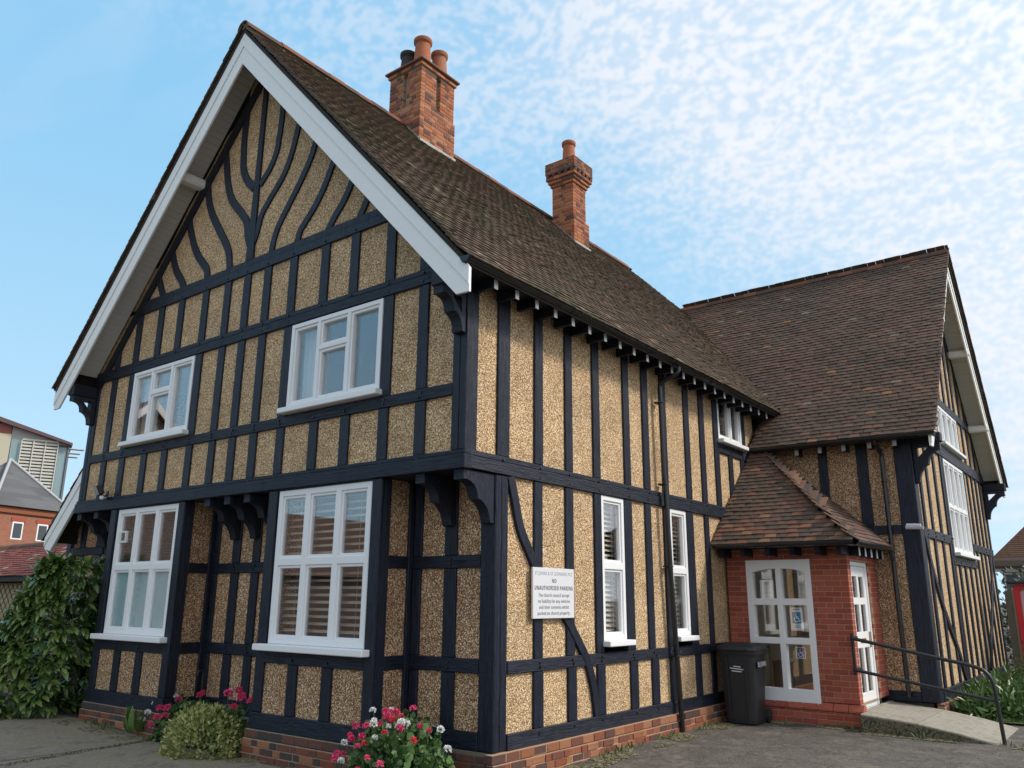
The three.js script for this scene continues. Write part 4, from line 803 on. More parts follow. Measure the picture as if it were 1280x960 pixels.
// ---------------------------------------------------------------- fittings on the walls
function floodlight(label, pos, yaw, pitch) {
  const t = thing('floodlight', label, 'floodlight', null, pos); t.rotation.y = yaw;
  P('wall_plate', cbox(-0.05, 0.05, -0.06, 0.06, 0, 0.02, 0.004), mBlackIron, t);
  P('arm', tube([[0, 0, 0.01], [0, -0.02, 0.06], [0, 0.02, 0.11]], 0.014, 0.3, 12, 8), mBlackIron, t);
  const h = G('lamp_head', t); h.position.set(0, 0.06, 0.14); h.rotation.x = pitch;
  P('body', cbox(-0.11, 0.11, -0.075, 0.075, -0.05, 0.03, 0.015), mBlackIron, h);
  P('glass', cbox(-0.095, 0.095, -0.062, 0.062, 0.031, 0.036, 0.002), M(.30, .31, .32, .2), h);
  P('sensor', new THREE.SphereGeometry(0.035, 12, 8).translate(0.05, -0.12, 0.0), mWhite, h);
}
floodlight('black floodlight with sensor above the bay window beside the laurel', [-7.02, 3.12, 0.02], -0.25, 0.45);
floodlight('small floodlight on the rear wing gable under the roof verge', [2.52, 4.62, -9.3], Math.PI / 2, 0.4);
{
  const t = thing('security_camera', 'grey cylindrical security camera on the rear wing corner post', 'camera', null, [2.42, 2.80, -7.80]);
  P('bracket', tube([[0, 0, 0], [0.02, 0.02, 0.08], [0.03, 0.0, 0.12]], 0.012, 0.3, 10, 8), M(.3, .3, .31, .4), t);
  P('barrel', new THREE.CylinderGeometry(0.04, 0.04, 0.2, 16).rotateZ(Math.PI / 2 - 0.05).translate(0.02, -0.02, 0.14), M(.45, .46, .48, .35), t);
  P('hood', new THREE.CylinderGeometry(0.046, 0.046, 0.24, 16, 1, true, 0, Math.PI).rotateY(Math.PI).rotateZ(Math.PI / 2 - 0.05).translate(0.03, -0.02, 0.14), M(.55, .56, .58, .35, { side: THREE.DoubleSide }), t);
}
{
  const t = thing('standpipe', 'thin black standpipe with tap against the recessed wall', 'pipe', null, [-4.72, 0.0, -0.40]);
  P('pipe', rod([0, -0.1, 0], [0, 0.72, 0], 0.016), mBlackIron, t); P('tap', tube([[0, 0.70, 0], [0, 0.74, 0.02], [0, 0.73, 0.07], [0, 0.68, 0.08]], 0.014, 0.3, 14, 8), mBlackIron, t);
}

// ---------------------------------------------------------------- wheelie bin
{
  const t = thing('wheelie_bin', 'black wheelie bin with white lettering standing against the porch', 'wheelie bin', null, [0.37, 0.0, -5.76]); t.rotation.y = 0.07;
  const mb = M(.020, .020, .022, 0.5, { bumpMap: fineBump, bumpScale: 0.001 });
  const loft = (b, tp, y0, y1, seg = 1) => { const g = new THREE.BoxGeometry(1, 1, 1, 6, seg, 6), p = g.attributes.position; for (let i = 0; i < p.count; i++) { const k = p.getY(i) + 0.5, w = mix(b[0], tp[0], k), d = mix(b[1], tp[1], k), zc = mix(b[2] ?? 0, tp[2] ?? 0, k); let x = p.getX(i) * 2, z = p.getZ(i) * 2; const r = Math.pow(Math.pow(Math.abs(x), 7) + Math.pow(Math.abs(z), 7), 1 / 7) / Math.max(Math.abs(x), Math.abs(z), 1e-6) || 1; x /= r; z /= r; p.setXYZ(i, x * w / 2, mix(y0, y1, k), z * d / 2 + zc); } g.computeVertexNormals(); return g; };
  P('body', loft([0.44, 0.46, 0.02], [0.54, 0.60, 0], 0.03, 0.97), mb, t);
  P('base_skirt', loft([0.40, 0.40, 0.03], [0.45, 0.47, 0.02], 0.004, 0.06), mb, t);
  P('rim', loft([0.585, 0.65], [0.59, 0.66], 0.93, 0.985), mb, t);
  P('lid', merge(loft([0.60, 0.68, 0.01], [0.585, 0.66, 0.01], 0.99, 1.035), loft([0.56, 0.62, 0.0], [0.42, 0.48, 0], 1.035, 1.075)), mb, t);
  P('lid_grip', cbox(-0.2, 0.2, 0.985, 1.01, 0.34, 0.375, 0.008), mb, t);
  P('hinge_bar', rod([-0.28, 1.02, -0.36], [0.28, 1.02, -0.36], 0.017), mb, t);
  for (const s of [-1, 1]) { P('hinge_lug', cbox(s * 0.2 - 0.03, s * 0.2 + 0.03, 0.98, 1.05, -0.37, -0.30, 0.008), mb, t); const w = P('wheel', new THREE.CylinderGeometry(0.1, 0.1, 0.045, 24).rotateZ(Math.PI / 2), M(.012, .012, .013, .8), t); w.position.set(s * 0.245, 0.1, -0.235); P('hub', new THREE.CylinderGeometry(0.05, 0.05, 0.052, 16).rotateZ(Math.PI / 2), mb, w); }
  P('axle', rod([-0.25, 0.1, -0.235], [0.25, 0.1, -0.235], 0.012), mBlackIron, t);
  for (const x of [-0.13, 0.13]) P('front_rib', cbox(x - 0.012, x + 0.012, 0.10, 0.9, 0.262, 0.274, 0.004).rotateX(0.0715), mb, t);
  const ml = M(.75, .75, .75, .6), logo = G('council_mark', t); logo.position.set(0, 0.74, 0.299); logo.rotation.x = 0.0715;
  for (const [x, y, w, a] of [[0.01, 0.030, 0.10, -0.06], [0, 0, 0.19, -0.08], [0, -0.033, 0.14, -0.05]]) { const b = P('stripe', cbox(-w / 2, w / 2, -0.006, 0.006, -0.0015, 0.0015, 0), ml, logo); b.position.set(x, y, 0); b.rotation.z = a; }
  const dec = P('painted_lettering', new THREE.PlaneGeometry(0.44, 0.10), new THREE.MeshStandardMaterial({ roughness: 0.5, map: canvasTex(512, 116, (x, w, h) => { x.fillStyle = '#18181a'; x.fillRect(0, 0, w, h); x.fillStyle = '#dddddd'; x.font = 'bold 104px sans-serif'; x.textAlign = 'center'; x.fillText('St JOHNS', w / 2, 94, w - 20); }) }), t);
  dec.position.set(0.2735, 0.80, 0.0); dec.rotation.set(0, Math.PI / 2, 0); dec.rotateX(-0.052);
}

// ---------------------------------------------------------------- ramp, handrail, garden
const mRamp = new THREE.MeshStandardMaterial({ map: tex(1024, 1024, (i, j) => { const s = nD(i / 2, j / 2), b = nC(i / 64, j / 64), c = nA(i / 16, j / 16), k = 0.29 + 0.20 * (s - 0.5) + 0.12 * (b - 0.5) + 0.09 * (c - 0.5), d = sst(0.5, 0.8, b * 0.6 + c * 0.4); return [mix(k * 1.06, .14, d * .6), mix(k * 0.97, .125, d * .6), mix(k * 0.80, .085, d * .6)]; }, true, 1 / 2.2, 1 / 2.2), bumpMap: asphaltBump, bumpScale: 0.004, roughness: 0.92 });
const mRampSide = new THREE.MeshStandardMaterial({ map: tex(512, 512, (i, j) => { const s = nD(i / 2, j / 2), c = nA(i / 8, j / 8), e = nB(i / 4, j / 4), m = sst(0.4, 0.75, c * 0.6 + e * 0.4), k = 0.7 + 0.7 * (s - 0.3); return [mix(.20, .055, m) * k, mix(.17, .06, m) * k, mix(.115, .03, m) * k]; }, true, 0.8, 0.8), bumpMap: asphaltBump, bumpScale: 0.012, roughness: 0.95 });
{
  const rp = thing('ramp', 'concrete access ramp with mossy edge leading to the porch door', 'ramp'); rp.userData.kind = 'structure';
  const prof = (p) => prism(p, -7.76, -5.98, 0.008);
  P('landing', prof([[1.86, -0.05], [2.535, -0.05], [2.535, 0.167], [1.86, 0.222]]), mRamp, rp);
  P('slope', prof([[2.545, -0.12], [4.9, -0.12], [4.9, -0.06], [3.5, -0.012], [3.03, 0.09], [2.545, 0.164]]), mRamp, rp);
  P('edge', prism([[1.865, -0.05], [3.55, -0.05], [3.46, -0.025], [3.02, 0.072], [2.54, 0.145], [1.865, 0.20]], -5.985, -5.965), mRampSide, rp);
  P('threshold', cbox(1.80, 1.858, -0.05, 0.235, -7.76, -6.3, 0.004), mRamp, rp);
}
{
  const t = thing('handrail', 'black tubular steel handrail curving down beside the ramp', 'handrail', null, [1.82, 0, -6.08]);
  P('wall_upright', rod([0, 0.70, 0], [0, 1.24, 0], 0.02), mBlackIron, t);
  P('top_rail', tube([[0, 1.175, 0], [0.5, 1.075, 0], [1.0, 0.975, 0], [1.38, 0.90, 0], [1.53, 0.85, 0], [1.61, 0.75, 0], [1.635, 0.62, 0], [1.65, 0.3, 0], [1.665, -0.03, 0]], 0.0235, 0.4, 80, 12), mBlackIron, t);
  P('lower_rail', rod([0, 0.765, 0], [1.64, 0.49, 0], 0.0215, 12), mBlackIron, t);
  for (const y of [0.765, 1.175]) P('wall_bracket', cbox(-0.03, 0.03, y - 0.03, y + 0.03, -0.17, 0.0, 0.006), mBlackIron, t);
}
const grassMap = tex(512, 512, (i, j) => { const s = nD(i / 2, j / 2), b = nC(i / 32, j / 32), k = 0.75 + 0.5 * (s - 0.5) + 0.4 * (b - 0.5); return [.075 * k, .12 * k, .025 * k]; }, true, 0.5, 0.5);
single('lawn', sheet(range(2.62, 12, 0.5), [-24, -20, ...range(-18, -7.8, 0.5)], () => 0.03), new THREE.MeshStandardMaterial({ map: grassMap, roughness: 1 }), 'mown green lawn beside the rear wing', 'lawn', null, 'structure');
// blades, leaves
function leafGeo(l, w, fold = 0.25, droop = 0.3, seg = 4) {
  const pos = [], idx = [], uv = [];
  for (let i = 0; i <= seg; i++) { const t = i / seg, hw = w / 2 * Math.pow(Math.sin(Math.PI * Math.min(0.98, 0.06 + t * 0.94)), 0.75), y = t * l, z = -droop * l * t * t; pos.push(-hw, y, z + hw * fold, 0, y, z, hw, y, z + hw * fold); uv.push(0, t, .5, t, 1, t); if (i) { const a = (i - 1) * 3; idx.push(a, a + 1, a + 4, a, a + 4, a + 3, a + 1, a + 2, a + 5, a + 1, a + 5, a + 4); } }
  const g = new THREE.BufferGeometry(); g.setAttribute('position', new THREE.Float32BufferAttribute(pos, 3)); g.setAttribute('uv', new THREE.Float32BufferAttribute(uv, 2)); g.setIndex(idx); g.computeVertexNormals(); return g;
}
const leafMat = (r, g, b, rough = 0.45) => new THREE.MeshPhysicalMaterial({ color: lin(r, g, b), roughness: rough, transmission: 0.22, thickness: 0, side: THREE.DoubleSide, map: fine });
const UP = V(0, 1, 0);
function leafMatrix(p, dir, roll, s) { const q = new THREE.Quaternion().setFromUnitVectors(UP, dir).multiply(new THREE.Quaternion().setFromAxisAngle(UP, roll)); return new THREE.Matrix4().compose(p, q, V(s, s, s)); }
function scatter(name, geo, mat, list, parent, colors) {
  const im = new THREE.InstancedMesh(geo, mat, list.length); list.forEach((m, i) => { im.setMatrixAt(i, m); if (colors) im.setColorAt(i, colors(i)); }); im.name = name; im.userData.kind = 'stuff'; im.castShadow = im.receiveShadow = true; parent.add(im); return im;
}
{ // lawn blades
  const l = []; for (let i = 0; i < 9000; i++) l.push(leafMatrix(V(rr(2.7, 6.5), 0.03, rr(-15, -7.8)), V(rr(-.5, .5), 1, rr(-.5, .5)).normalize(), rr(0, 6.3), rr(.6, 1.3)));
  const im = scatter('grass', leafGeo(0.06, 0.007, 0, 0.3, 2), leafMat(.09, .17, .03, .8), l, scene); tag(im, 'short green grass blades growing over the lawn', 'grass');
}
// laurel: shoots ending in rosettes of long glossy leaves
{
  const t = thing('laurel_bush', 'large glossy green laurel bush against the left corner of the house', 'bush', null, [-8.4, 0, 0.1]); t.scale.y = 0.93;
  const lg = leafGeo(0.20, 0.07, 0.25, 0.25, 5), ms = [leafMat(.15, .25, .06, .22), leafMat(.22, .33, .085, .22), leafMat(.09, .18, .055, .22), leafMat(.30, .40, .13, .25)];
  const tips = [];
  let tries = 0;
  while (tips.length < 560 && tries++ < 6000) {
    const y = rr(0.05, 2.3), k = y / 2.3, pr = [[0, -.35], [.25, -.95], [.5, -1.05], [.65, -.95], [1.02, -.55], [1.32, -.2], [1.5, .12], [1.8, .5], [2.05, .8], [2.31, 1.05]];
    let q = 0; while (pr[q + 1][0] < y) q++;
    const xl = mix(pr[q][1], pr[q + 1][1], (y - pr[q][0]) / (pr[q + 1][0] - pr[q][0])) + 0.22 * N3(y * 3, 1.5), xr = 1.27 + 0.10 * N3(y * 4, 8.2) - 0.25 * sst(0.2, 0, k);
    const x = rr(xl, xr), f = (x - xl) / (xr - xl), dz = 0.80 * Math.sqrt(Math.max(0.03, 1 - Math.pow(2 * f - 1, 2))) * (1 - 0.35 * k), z = (rnd() < 0.72 ? dz * rr(0.75, 1.05) : -dz * rr(0.2, 0.9));
    tips.push([V(x, y, z), V((f - 0.5) * 1.5, rr(-0.15, 0.75), z > 0 ? 0.9 : -0.6).normalize()]);
  }
  tips.sort((a, b) => b[0].z - a[0].z);
  const rest = [[], [], [], []]; let nLeaf = 0;
  tips.forEach(([p, d], i) => {
    const n = 7 + Math.floor(rnd() * 4), b = V(rr(-1, 1), rr(-1, 1), rr(-1, 1)).cross(d).normalize();
    for (let k = 0; k < n; k++) {
      const o = b.clone().applyAxisAngle(d, k * 2.4 + rr(-.3, .3)), dir = o.multiplyScalar(rr(0.75, 1.2)).addScaledVector(d, rr(0.3, 1.0)).add(V(0, 0.02, 0)).normalize();
      const q = new THREE.Quaternion().setFromRotationMatrix(new THREE.Matrix4().makeBasis(dir.clone().cross(V(0, 1, 0.35)).normalize(), dir, dir.clone().cross(V(0, 1, 0.35)).normalize().cross(dir)));
      const m = new THREE.Matrix4().compose(p.clone().addScaledVector(d, rr(-0.05, 0.02)), q, V(1, 1, 1).multiplyScalar(rr(0.7, 1.2))), c = Math.floor(rnd() * 4);
      if (i < 330 && i % 9 === 0 && nLeaf < 290) { P('leaf', lg, ms[c], t).applyMatrix4(m); nLeaf++; } else rest[c].push(m);
    }
  });
  rest.forEach((l, c) => scatter('foliage', lg, ms[c], l, t));
  const bark = grainy(.10, .075, .05, .9);
  for (let i = 0; i < 9; i++) { const a = rr(-0.5, 0.5); P('stem', tube([[rr(-.25, .25), -0.05, rr(-.2, .1)], [a * 0.7, 0.6, rr(-.2, .2)], [a * 1.7, rr(1.3, 2.0), rr(-.3, .3)]], 0.016, 0.5, 12, 6), bark, t); }
}
// low shrubs, geraniums and other plants
function bush(name, label, cat, pos, R, mats, geo, n, group, inner = 0.55) {
  const t = thing(name, label, cat, group, pos), lists = mats.map(() => []);
  for (let i = 0; i < n; i++) {
    const a = rr(0, 6.283), e = Math.asin(rr(-0.1, 1)), k = Math.pow(rr(inner ** 3, 1), 1 / 3) * (1 + 0.22 * N3(Math.cos(a) * 2.2 + pos[0], e * 2.2, Math.sin(a) * 2.2));
    const d = V(Math.cos(a) * Math.cos(e), Math.sin(e), Math.sin(a) * Math.cos(e)), p = V(d.x * R[0] * k, Math.max(0.01, d.y * R[1] * k), d.z * R[2] * k);
    lists[Math.floor(rnd() * mats.length)].push(leafMatrix(p, d.clone().multiplyScalar(0.7).add(V(rr(-.8, .8), rr(-.2, .9), rr(-.8, .8))).normalize(), rr(0, 6.3), rr(.7, 1.3)));
  }
  lists.forEach((l, i) => l.length && scatter('foliage', geo, mats[i], l, t));
  return t;
}
const euon = leafGeo(0.045, 0.024, 0.2, 0.15, 3), gerLeaf = (() => { const g = new THREE.CircleGeometry(0.032, 9), p = g.attributes.position; for (let i = 1; i < p.count; i++) p.setZ(i, 0.012 * (i % 2) - 0.004); g.computeVertexNormals(); return g.rotateX(0.6); })();
const gerMats = [leafMat(.09, .20, .04, .6), leafMat(.14, .26, .055, .6), leafMat(.06, .14, .035, .6)];
bush('variegated_euonymus', 'low yellow green variegated shrub beside the corner bay plinth', 'shrub', [-3.72, -0.07, 0.16], [0.56, 0.52, 0.40], [leafMat(.50, .50, .16, .5), leafMat(.66, .62, .28, .5), leafMat(.20, .28, .07, .5), leafMat(.38, .42, .12, .5)], euon, 3200, null, 0.75);
const petal = leafGeo(0.024, 0.02, 0.1, 0.2, 2);
const headGeo = [0, 1, 2].map(() => { const l = []; for (let i = 0; i < 34; i++) { const d = V(rr(-1, 1), rr(-0.35, 1), rr(-1, 1)).normalize(); for (let k = 0; k < 3; k++) l.push(petal.clone().applyMatrix4(leafMatrix(d.clone().multiplyScalar(0.026), d.clone().add(V(rr(-.9, .9), rr(-.9, .9), rr(-.9, .9))).normalize(), rr(0, 6.3), rr(.7, 1.1)))); } return merge(l); });
const flowerMats = { pink: [[.72, .035, .16], [.78, .07, .22]], red: [[.70, .05, .07], [.76, .12, .14]], white: [[.82, .82, .80]] };
for (const k in flowerMats) flowerMats[k] = flowerMats[k].map((c) => new THREE.MeshPhysicalMaterial({ color: lin(...c), roughness: 0.7, transmission: 0.2, thickness: 0, side: THREE.DoubleSide }));
const stemMat = leafMat(.09, .15, .04, .7);
function geranium(label, pos, R, n, heads) {
  const t = bush('geranium', label, 'flowers', pos, R, gerMats, gerLeaf, n, null, 0.5);
  for (const [x, y, z, kind, s] of heads) {
    P('flower_stem', tube([[x * 0.6, y - 0.2, z * 0.6], [x * 0.9, y - 0.08, z * 0.9], [x, y, z]], 0.0035, 0.5, 6, 5), stemMat, t);
    const h = P('flower_head', pick(headGeo), pick(flowerMats[kind]), t); h.position.set(x, y, z); h.scale.setScalar(s ?? 1); h.rotation.y = rr(0, 6);
  }
}
{
  const hs = []; for (const [x, y, z, k, s] of [[-.42, .40, .2, 'white', 1], [-.30, .46, .1, 'white', 1.1], [-.22, .47, .05, 'white', .9], [-.36, .30, .32, 'white', .9], [-.05, .45, .1, 'pink', 1], [-.12, .36, .3, 'pink', 1.1], [.05, .38, .3, 'pink', 1.1], [-.02, .27, .38, 'pink', 1.1], [.12, .30, .36, 'pink', 1], [-.08, .18, .42, 'pink', 1], [.25, .52, 0, 'pink', 1], [.34, .55, 0.02, 'pink', .9], [-.5, .2, .3, 'white', .9]]) hs.push([x, y, z, k, s]);
  geranium('pink and white geraniums in the recess between the two bays', [-4.72, -0.05, -0.22], [0.5, 0.45, 0.38], 900, hs);
  const h3 = [[0, .62, .05, 'pink', 1.3], [.14, .66, .0, 'pink', 1.1], [.28, .60, .05, 'pink', 1.3], [.38, .56, .0, 'pink', 1.1], [.24, .50, .12, 'pink', 1]];
  geranium('tall pink geraniums behind the variegated shrub', [-3.52, -0.05, -0.02], [0.30, 0.52, 0.22], 260, h3);
  const h2 = []; const kinds = ['white', 'pink', 'pink', 'white', 'red', 'pink', 'pink', 'white'];
  for (let i = 0; i < 54; i++) { const a = rr(-0.2, 3.34), e = rr(0.1, 1.45), k = rr(0.95, 1.12); h2.push([Math.cos(a) * Math.cos(e) * 0.64 * k, 0.68 * Math.sin(e) * k, Math.sin(a) * Math.cos(e) * 0.50 * k, kinds[i % 8], rr(.6, 1.0)]); }
  geranium('pink, red and white geraniums at the foot of the house corner', [-0.68, -0.07, 0.05], [0.60, 0.66, 0.46], 1500, h2);
}
function strappy(label, pos, n, l, group, mats, lw = 0.03) {
  const t = thing('strappy_plant', label, 'plant', group, pos), g = leafGeo(l, lw, 0.2, 0.75, 5), lists = mats.map(() => []);
  for (let i = 0; i < n; i++) { const a = rr(0, 6.28), e = rr(0.5, 1.35), d = V(Math.cos(a) * Math.cos(e), Math.sin(e), Math.sin(a) * Math.cos(e)); const xx = V(0, 1, 0).cross(d).normalize(); lists[i % mats.length].push(new THREE.Matrix4().compose(V(rr(-.1, .1), 0, rr(-.1, .1)), new THREE.Quaternion().setFromRotationMatrix(new THREE.Matrix4().makeBasis(xx, d, xx.clone().cross(d))), V(1, 1, 1).multiplyScalar(rr(.6, 1.15)))); }
  lists.forEach((l2, i) => scatter('foliage', g, mats[i], l2, t));
}
const strapM = [leafMat(.11, .21, .05, .4), leafMat(.17, .28, .08, .4), leafMat(.08, .16, .04, .4)];
const clump = leafGeo(0.17, 0.034, 0.2, 0.5, 4), beds = [[2.9, -8.35, .34, 'low green leafy clump beside the ramp and the brick plinth'], [3.3, -8.55, .36, 'low green leafy clump behind the foot of the handrail'], [3.0, -9.2, .42, 'wide green leafy clump against the rear wing wall'], [3.5, -9.5, .38, 'green leafy clump at the edge of the lawn'], [3.05, -10.2, .46, 'tall green leafy clump below the rear wing window'], [3.45, -10.9, .44, 'green leafy clump before the rounded yellow green shrub']];
for (const [x, z, r, label] of beds) bush('border_plant', label, 'plant', [x, 0.03, z], [r, r * 1.05, r], strapM, clump, 420, 'leafy plants beside the rear wing', 0.35);
bush('border_shrub', 'rounded yellow green shrub at the far end of the border', 'shrub', [3.35, 0.02, -12.6], [0.5, 1.0, 0.5], [leafMat(.20, .24, .05, .5), leafMat(.12, .19, .04, .5)], euon, 1500, null, 0.7);
bush('border_shrub', 'dark leafy shrub between the border and the board fence', 'shrub', [3.6, 0.02, -14.6], [0.8, 0.95, 0.7], [leafMat(.06, .10, .03, .5), leafMat(.09, .14, .04, .5)], leafGeo(0.08, 0.04), 1600, null, 0.7);
bush('garden_hedge', 'dark green hedge growing behind the board fence', 'hedge', [3.6, 0.0, -22.0], [3.0, 2.9, 1.2], [leafMat(.05, .07, .03, .6), leafMat(.08, .10, .04, .6), leafMat(.10, .10, .05, .6)], leafGeo(0.12, 0.06), 4200, null, 0.8);
{ // small weeds along the plinths
  const l = [], m = leafMat(.10, .16, .04, .7), m2 = leafMat(.12, .115, .05, .8), l2 = [];
  for (let i = 0; i < 900; i++) { const q = rnd(); let x, z; if (q < 0.45) { x = 0.06 + Math.abs(rr(-.12, .16)); z = rr(-5.6, -0.6); } else if (q < 0.6) { x = rr(0.8, 1.9); z = -6.17 + rr(0, .12); } else if (q < 0.75) { x = rr(1.9, 4.2); z = -5.95 + rr(-.01, .1); } else { x = rr(-6.9, -4.9); z = 0.08 + rr(0, .12); } if (N3(x * 1.7, z * 1.7, 3) < -0.02) continue; (rnd() < 0.5 ? l : l2).push(leafMatrix(V(x, gh(x, z), z), V(rr(-.6, .6), 1, rr(-.6, .6)).normalize(), rr(0, 6), rr(.4, 1.3))); }
  tag(scatter('weeds', leafGeo(0.07, 0.014, .1, .4, 3), m, l, scene), 'small green weeds growing along the foot of the walls', 'weeds');
  tag(scatter('dry_grass', leafGeo(0.06, 0.01, .1, .4, 3), m2, l2, scene), 'dry yellowish grass tufts along the foot of the walls', 'grass');
  const ll = []; for (let i = 0; i < 420; i++) { const a = rr(0, 1), x = mix(-4.6, -4.95, a) + rr(-.05, .05), z = mix(1.95, 0.1, a) + rr(-.05, .05); ll.push(leafMatrix(V(x, gh(x, z) + 0.006, z), V(rr(-1, 1), .7, rr(-1, 1)).normalize(), rr(0, 6), rr(.25, .6))); }
  tag(scatter('joint_moss', leafGeo(0.05, 0.02, .1, .3, 2), leafMat(.11, .12, .035, .9), ll, scene), 'moss and seedlings growing along the slab joint', 'moss');
}
{
  const geo = new THREE.IcosahedronGeometry(0.02, 0).scale(1, 0.35, 1), list = [], cols = [[.13, .125, .045], [.10, .105, .04], [.17, .14, .085], [.21, .18, .13], [.09, .08, .06], [.14, .125, .06]].map((c) => lin(...c));
  const spot = (x, z) => { if (N3(x * 2.3, z * 2.3, 9) > -0.12) list.push(new THREE.Matrix4().compose(V(x, gh(x, z) + 0.006, z), new THREE.Quaternion().setFromAxisAngle(UP, rr(0, 6)), V(rr(.3, 1.5), rr(.4, 1.3), rr(.3, 1.5)))); };
  for (let i = 0; i < 3800; i++) { const d = Math.pow(rnd(), 2.2); spot(0.055 + d * 0.32, rr(-5.5, -0.45)); }
  for (let i = 0; i < 900; i++) { const d = Math.pow(rnd(), 2.2); spot(rr(0.6, 1.9), -6.19 + d * 0.22); spot(rr(1.9, 4), -5.96 + d * 0.2); }
  for (let i = 0; i < 1500; i++) { const d = Math.pow(rnd(), 2.2); spot(rr(-7, -4.9), 0.055 + d * 0.35); spot(rr(-3.1, -1.1), 0.055 + d * 0.25); }
  for (let i = 0; i < 500; i++) list.push(new THREE.Matrix4().compose(V(rr(-1, 6), 0.004, rr(-5.8, 3)), new THREE.Quaternion(), V(rr(.2, .6), rr(.3, .6), rr(.2, .6))));
  tag(scatter('moss_and_grit', geo, M(1, 1, 1, 0.95), list, scene, () => pick(cols)), 'moss, grit and crumbs of soil lying along the foot of the walls', 'grit');
}
strappy('young broad leaved plant against the laurel bay plinth', [-5.30, 0.0, 0.13], 14, 0.26, null, [leafMat(.14, .27, .06, .45)], 0.075);

// ---------------------------------------------------------------- background
const camP = V(5.187, 0, 5.975);
// roofs and brickwork too far away to tell the pieces apart
const farTiles = tex(256, 256, (i, j) => { const row = Math.floor(j / 8), k = 0.7 + 0.5 * nD((i >> 3) * 3.1 + (row % 2) * 7, row * 5.3); return [k, k, k]; }, true, 0.33, 0.33);
const farTileBump = tex(256, 256, (i, j) => 1 - (j % 8) / 8, false, 0.33, 0.33);
const farBricks = tex(256, 256, (i, j) => { const row = Math.floor(j / 8), x = (i + (row % 2) * 12) % 24, m = j % 8 < 1 || x < 1, h = nD(Math.floor((i + (row % 2) * 12) / 24) * 3.7, row * 4.1), k = m ? 1.15 : 0.72 + 0.5 * h; return [k, k, k]; }, true, 0.4, 0.4);
const farMat = (r, g, b, map) => M(r, g, b, 0.9, map === farTiles ? { map, bumpMap: farTileBump, bumpScale: 0.05 } : { map });
function faceTo(name, label, cat, az, D) { const a = az * Math.PI / 180, t = thing(name, label, cat, null, [camP.x + Math.sin(a) * D, 0, camP.z - Math.cos(a) * D]); t.rotation.y = -a; return t; }
{ // outbuilding with a lattice wall and a red tiled roof
  const t = thing('outbuilding', 'low outbuilding with red tiled roof and diamond lattice on cream wall', 'outbuilding', null, [-12.6, 0, -0.7]);
  P('wall', cbox(-4, 2.3, -0.05, 1.98, -3, 0, 0), M(.50, .40, .24, .9, { map: fine }), t);
  P('plinth', cbox(-4.02, 2.32, -0.05, 0.62, -3.02, 0.03, 0), M(.36, .27, .17, .95, { map: fine, bumpMap: pebA.bump, bumpScale: .01 }), t);
  const st = []; for (let i = -8; i < 34; i++) for (const s of [1, -1]) st.push(cbox(-0.006, 0.006, -1.25, 1.25, 0.008, 0.016, 0).rotateZ(s * 0.62).translate(-4 + i * 0.2, 1.2, s > 0 ? 0 : 0.009));
  const keep = merge(st), p = keep.attributes.position; for (let i = 0; i < p.count; i++) { p.setY(i, Math.min(1.93, Math.max(0.64, p.getY(i)))); p.setX(i, Math.min(2.28, Math.max(-3.98, p.getX(i)))); }
  P('lattice', keep, M(.03, .03, .03, .7), t).userData.kind = 'stuff';
  P('fascia', cbox(-4.1, 2.4, 1.90, 2.0, 0.18, 0.22, 0.005), mBlackIron, t);
  const rf = G('roof', t), red = () => { const k = rr(.7, 1.25), q = rnd(); return q < .04 ? [.45, .38, .33] : [.26 * k, .075 * k, .055 * k]; };
  const a = Math.atan(0.52); tiled(rf, V(-4.1, 1.96, 0.26), V(1, 0, 0), V(0, Math.sin(a), -Math.cos(a)), 6.4, 1.45, () => true, red);
  P('roof_deck', prism([[0.22, 1.94], [-1.05, 2.62], [-1.05, 2.5], [0.2, 1.88]].reverse(), -4.05, 2.35).rotateY(-Math.PI / 2).scale(-1, 1, 1), mDeck, rf);
  for (let i = 0; i < 21; i++) { const r = P('ridge_tile', ridgeGeo, pick(mRidge), rf); r.position.set(-4.05 + i * 0.305, 2.62, -1.04); r.rotation.y = Math.PI / 2; }
  tiled(rf, V(-3, 2.35, -1.9), V(1, 0, 0), V(0, Math.sin(a), -Math.cos(a)), 6.2, 1.75, () => true, red);
  P('roof_deck', cbox(-3, 3.15, 0, 2.3, -3.6, -1.95, 0), M(.2, .1, .07, .9), rf);
  P('gable_post', cbox(2.1, 2.25, 1.9, 2.75, -0.5, -0.35, 0.01), mTimberSide, t);
}
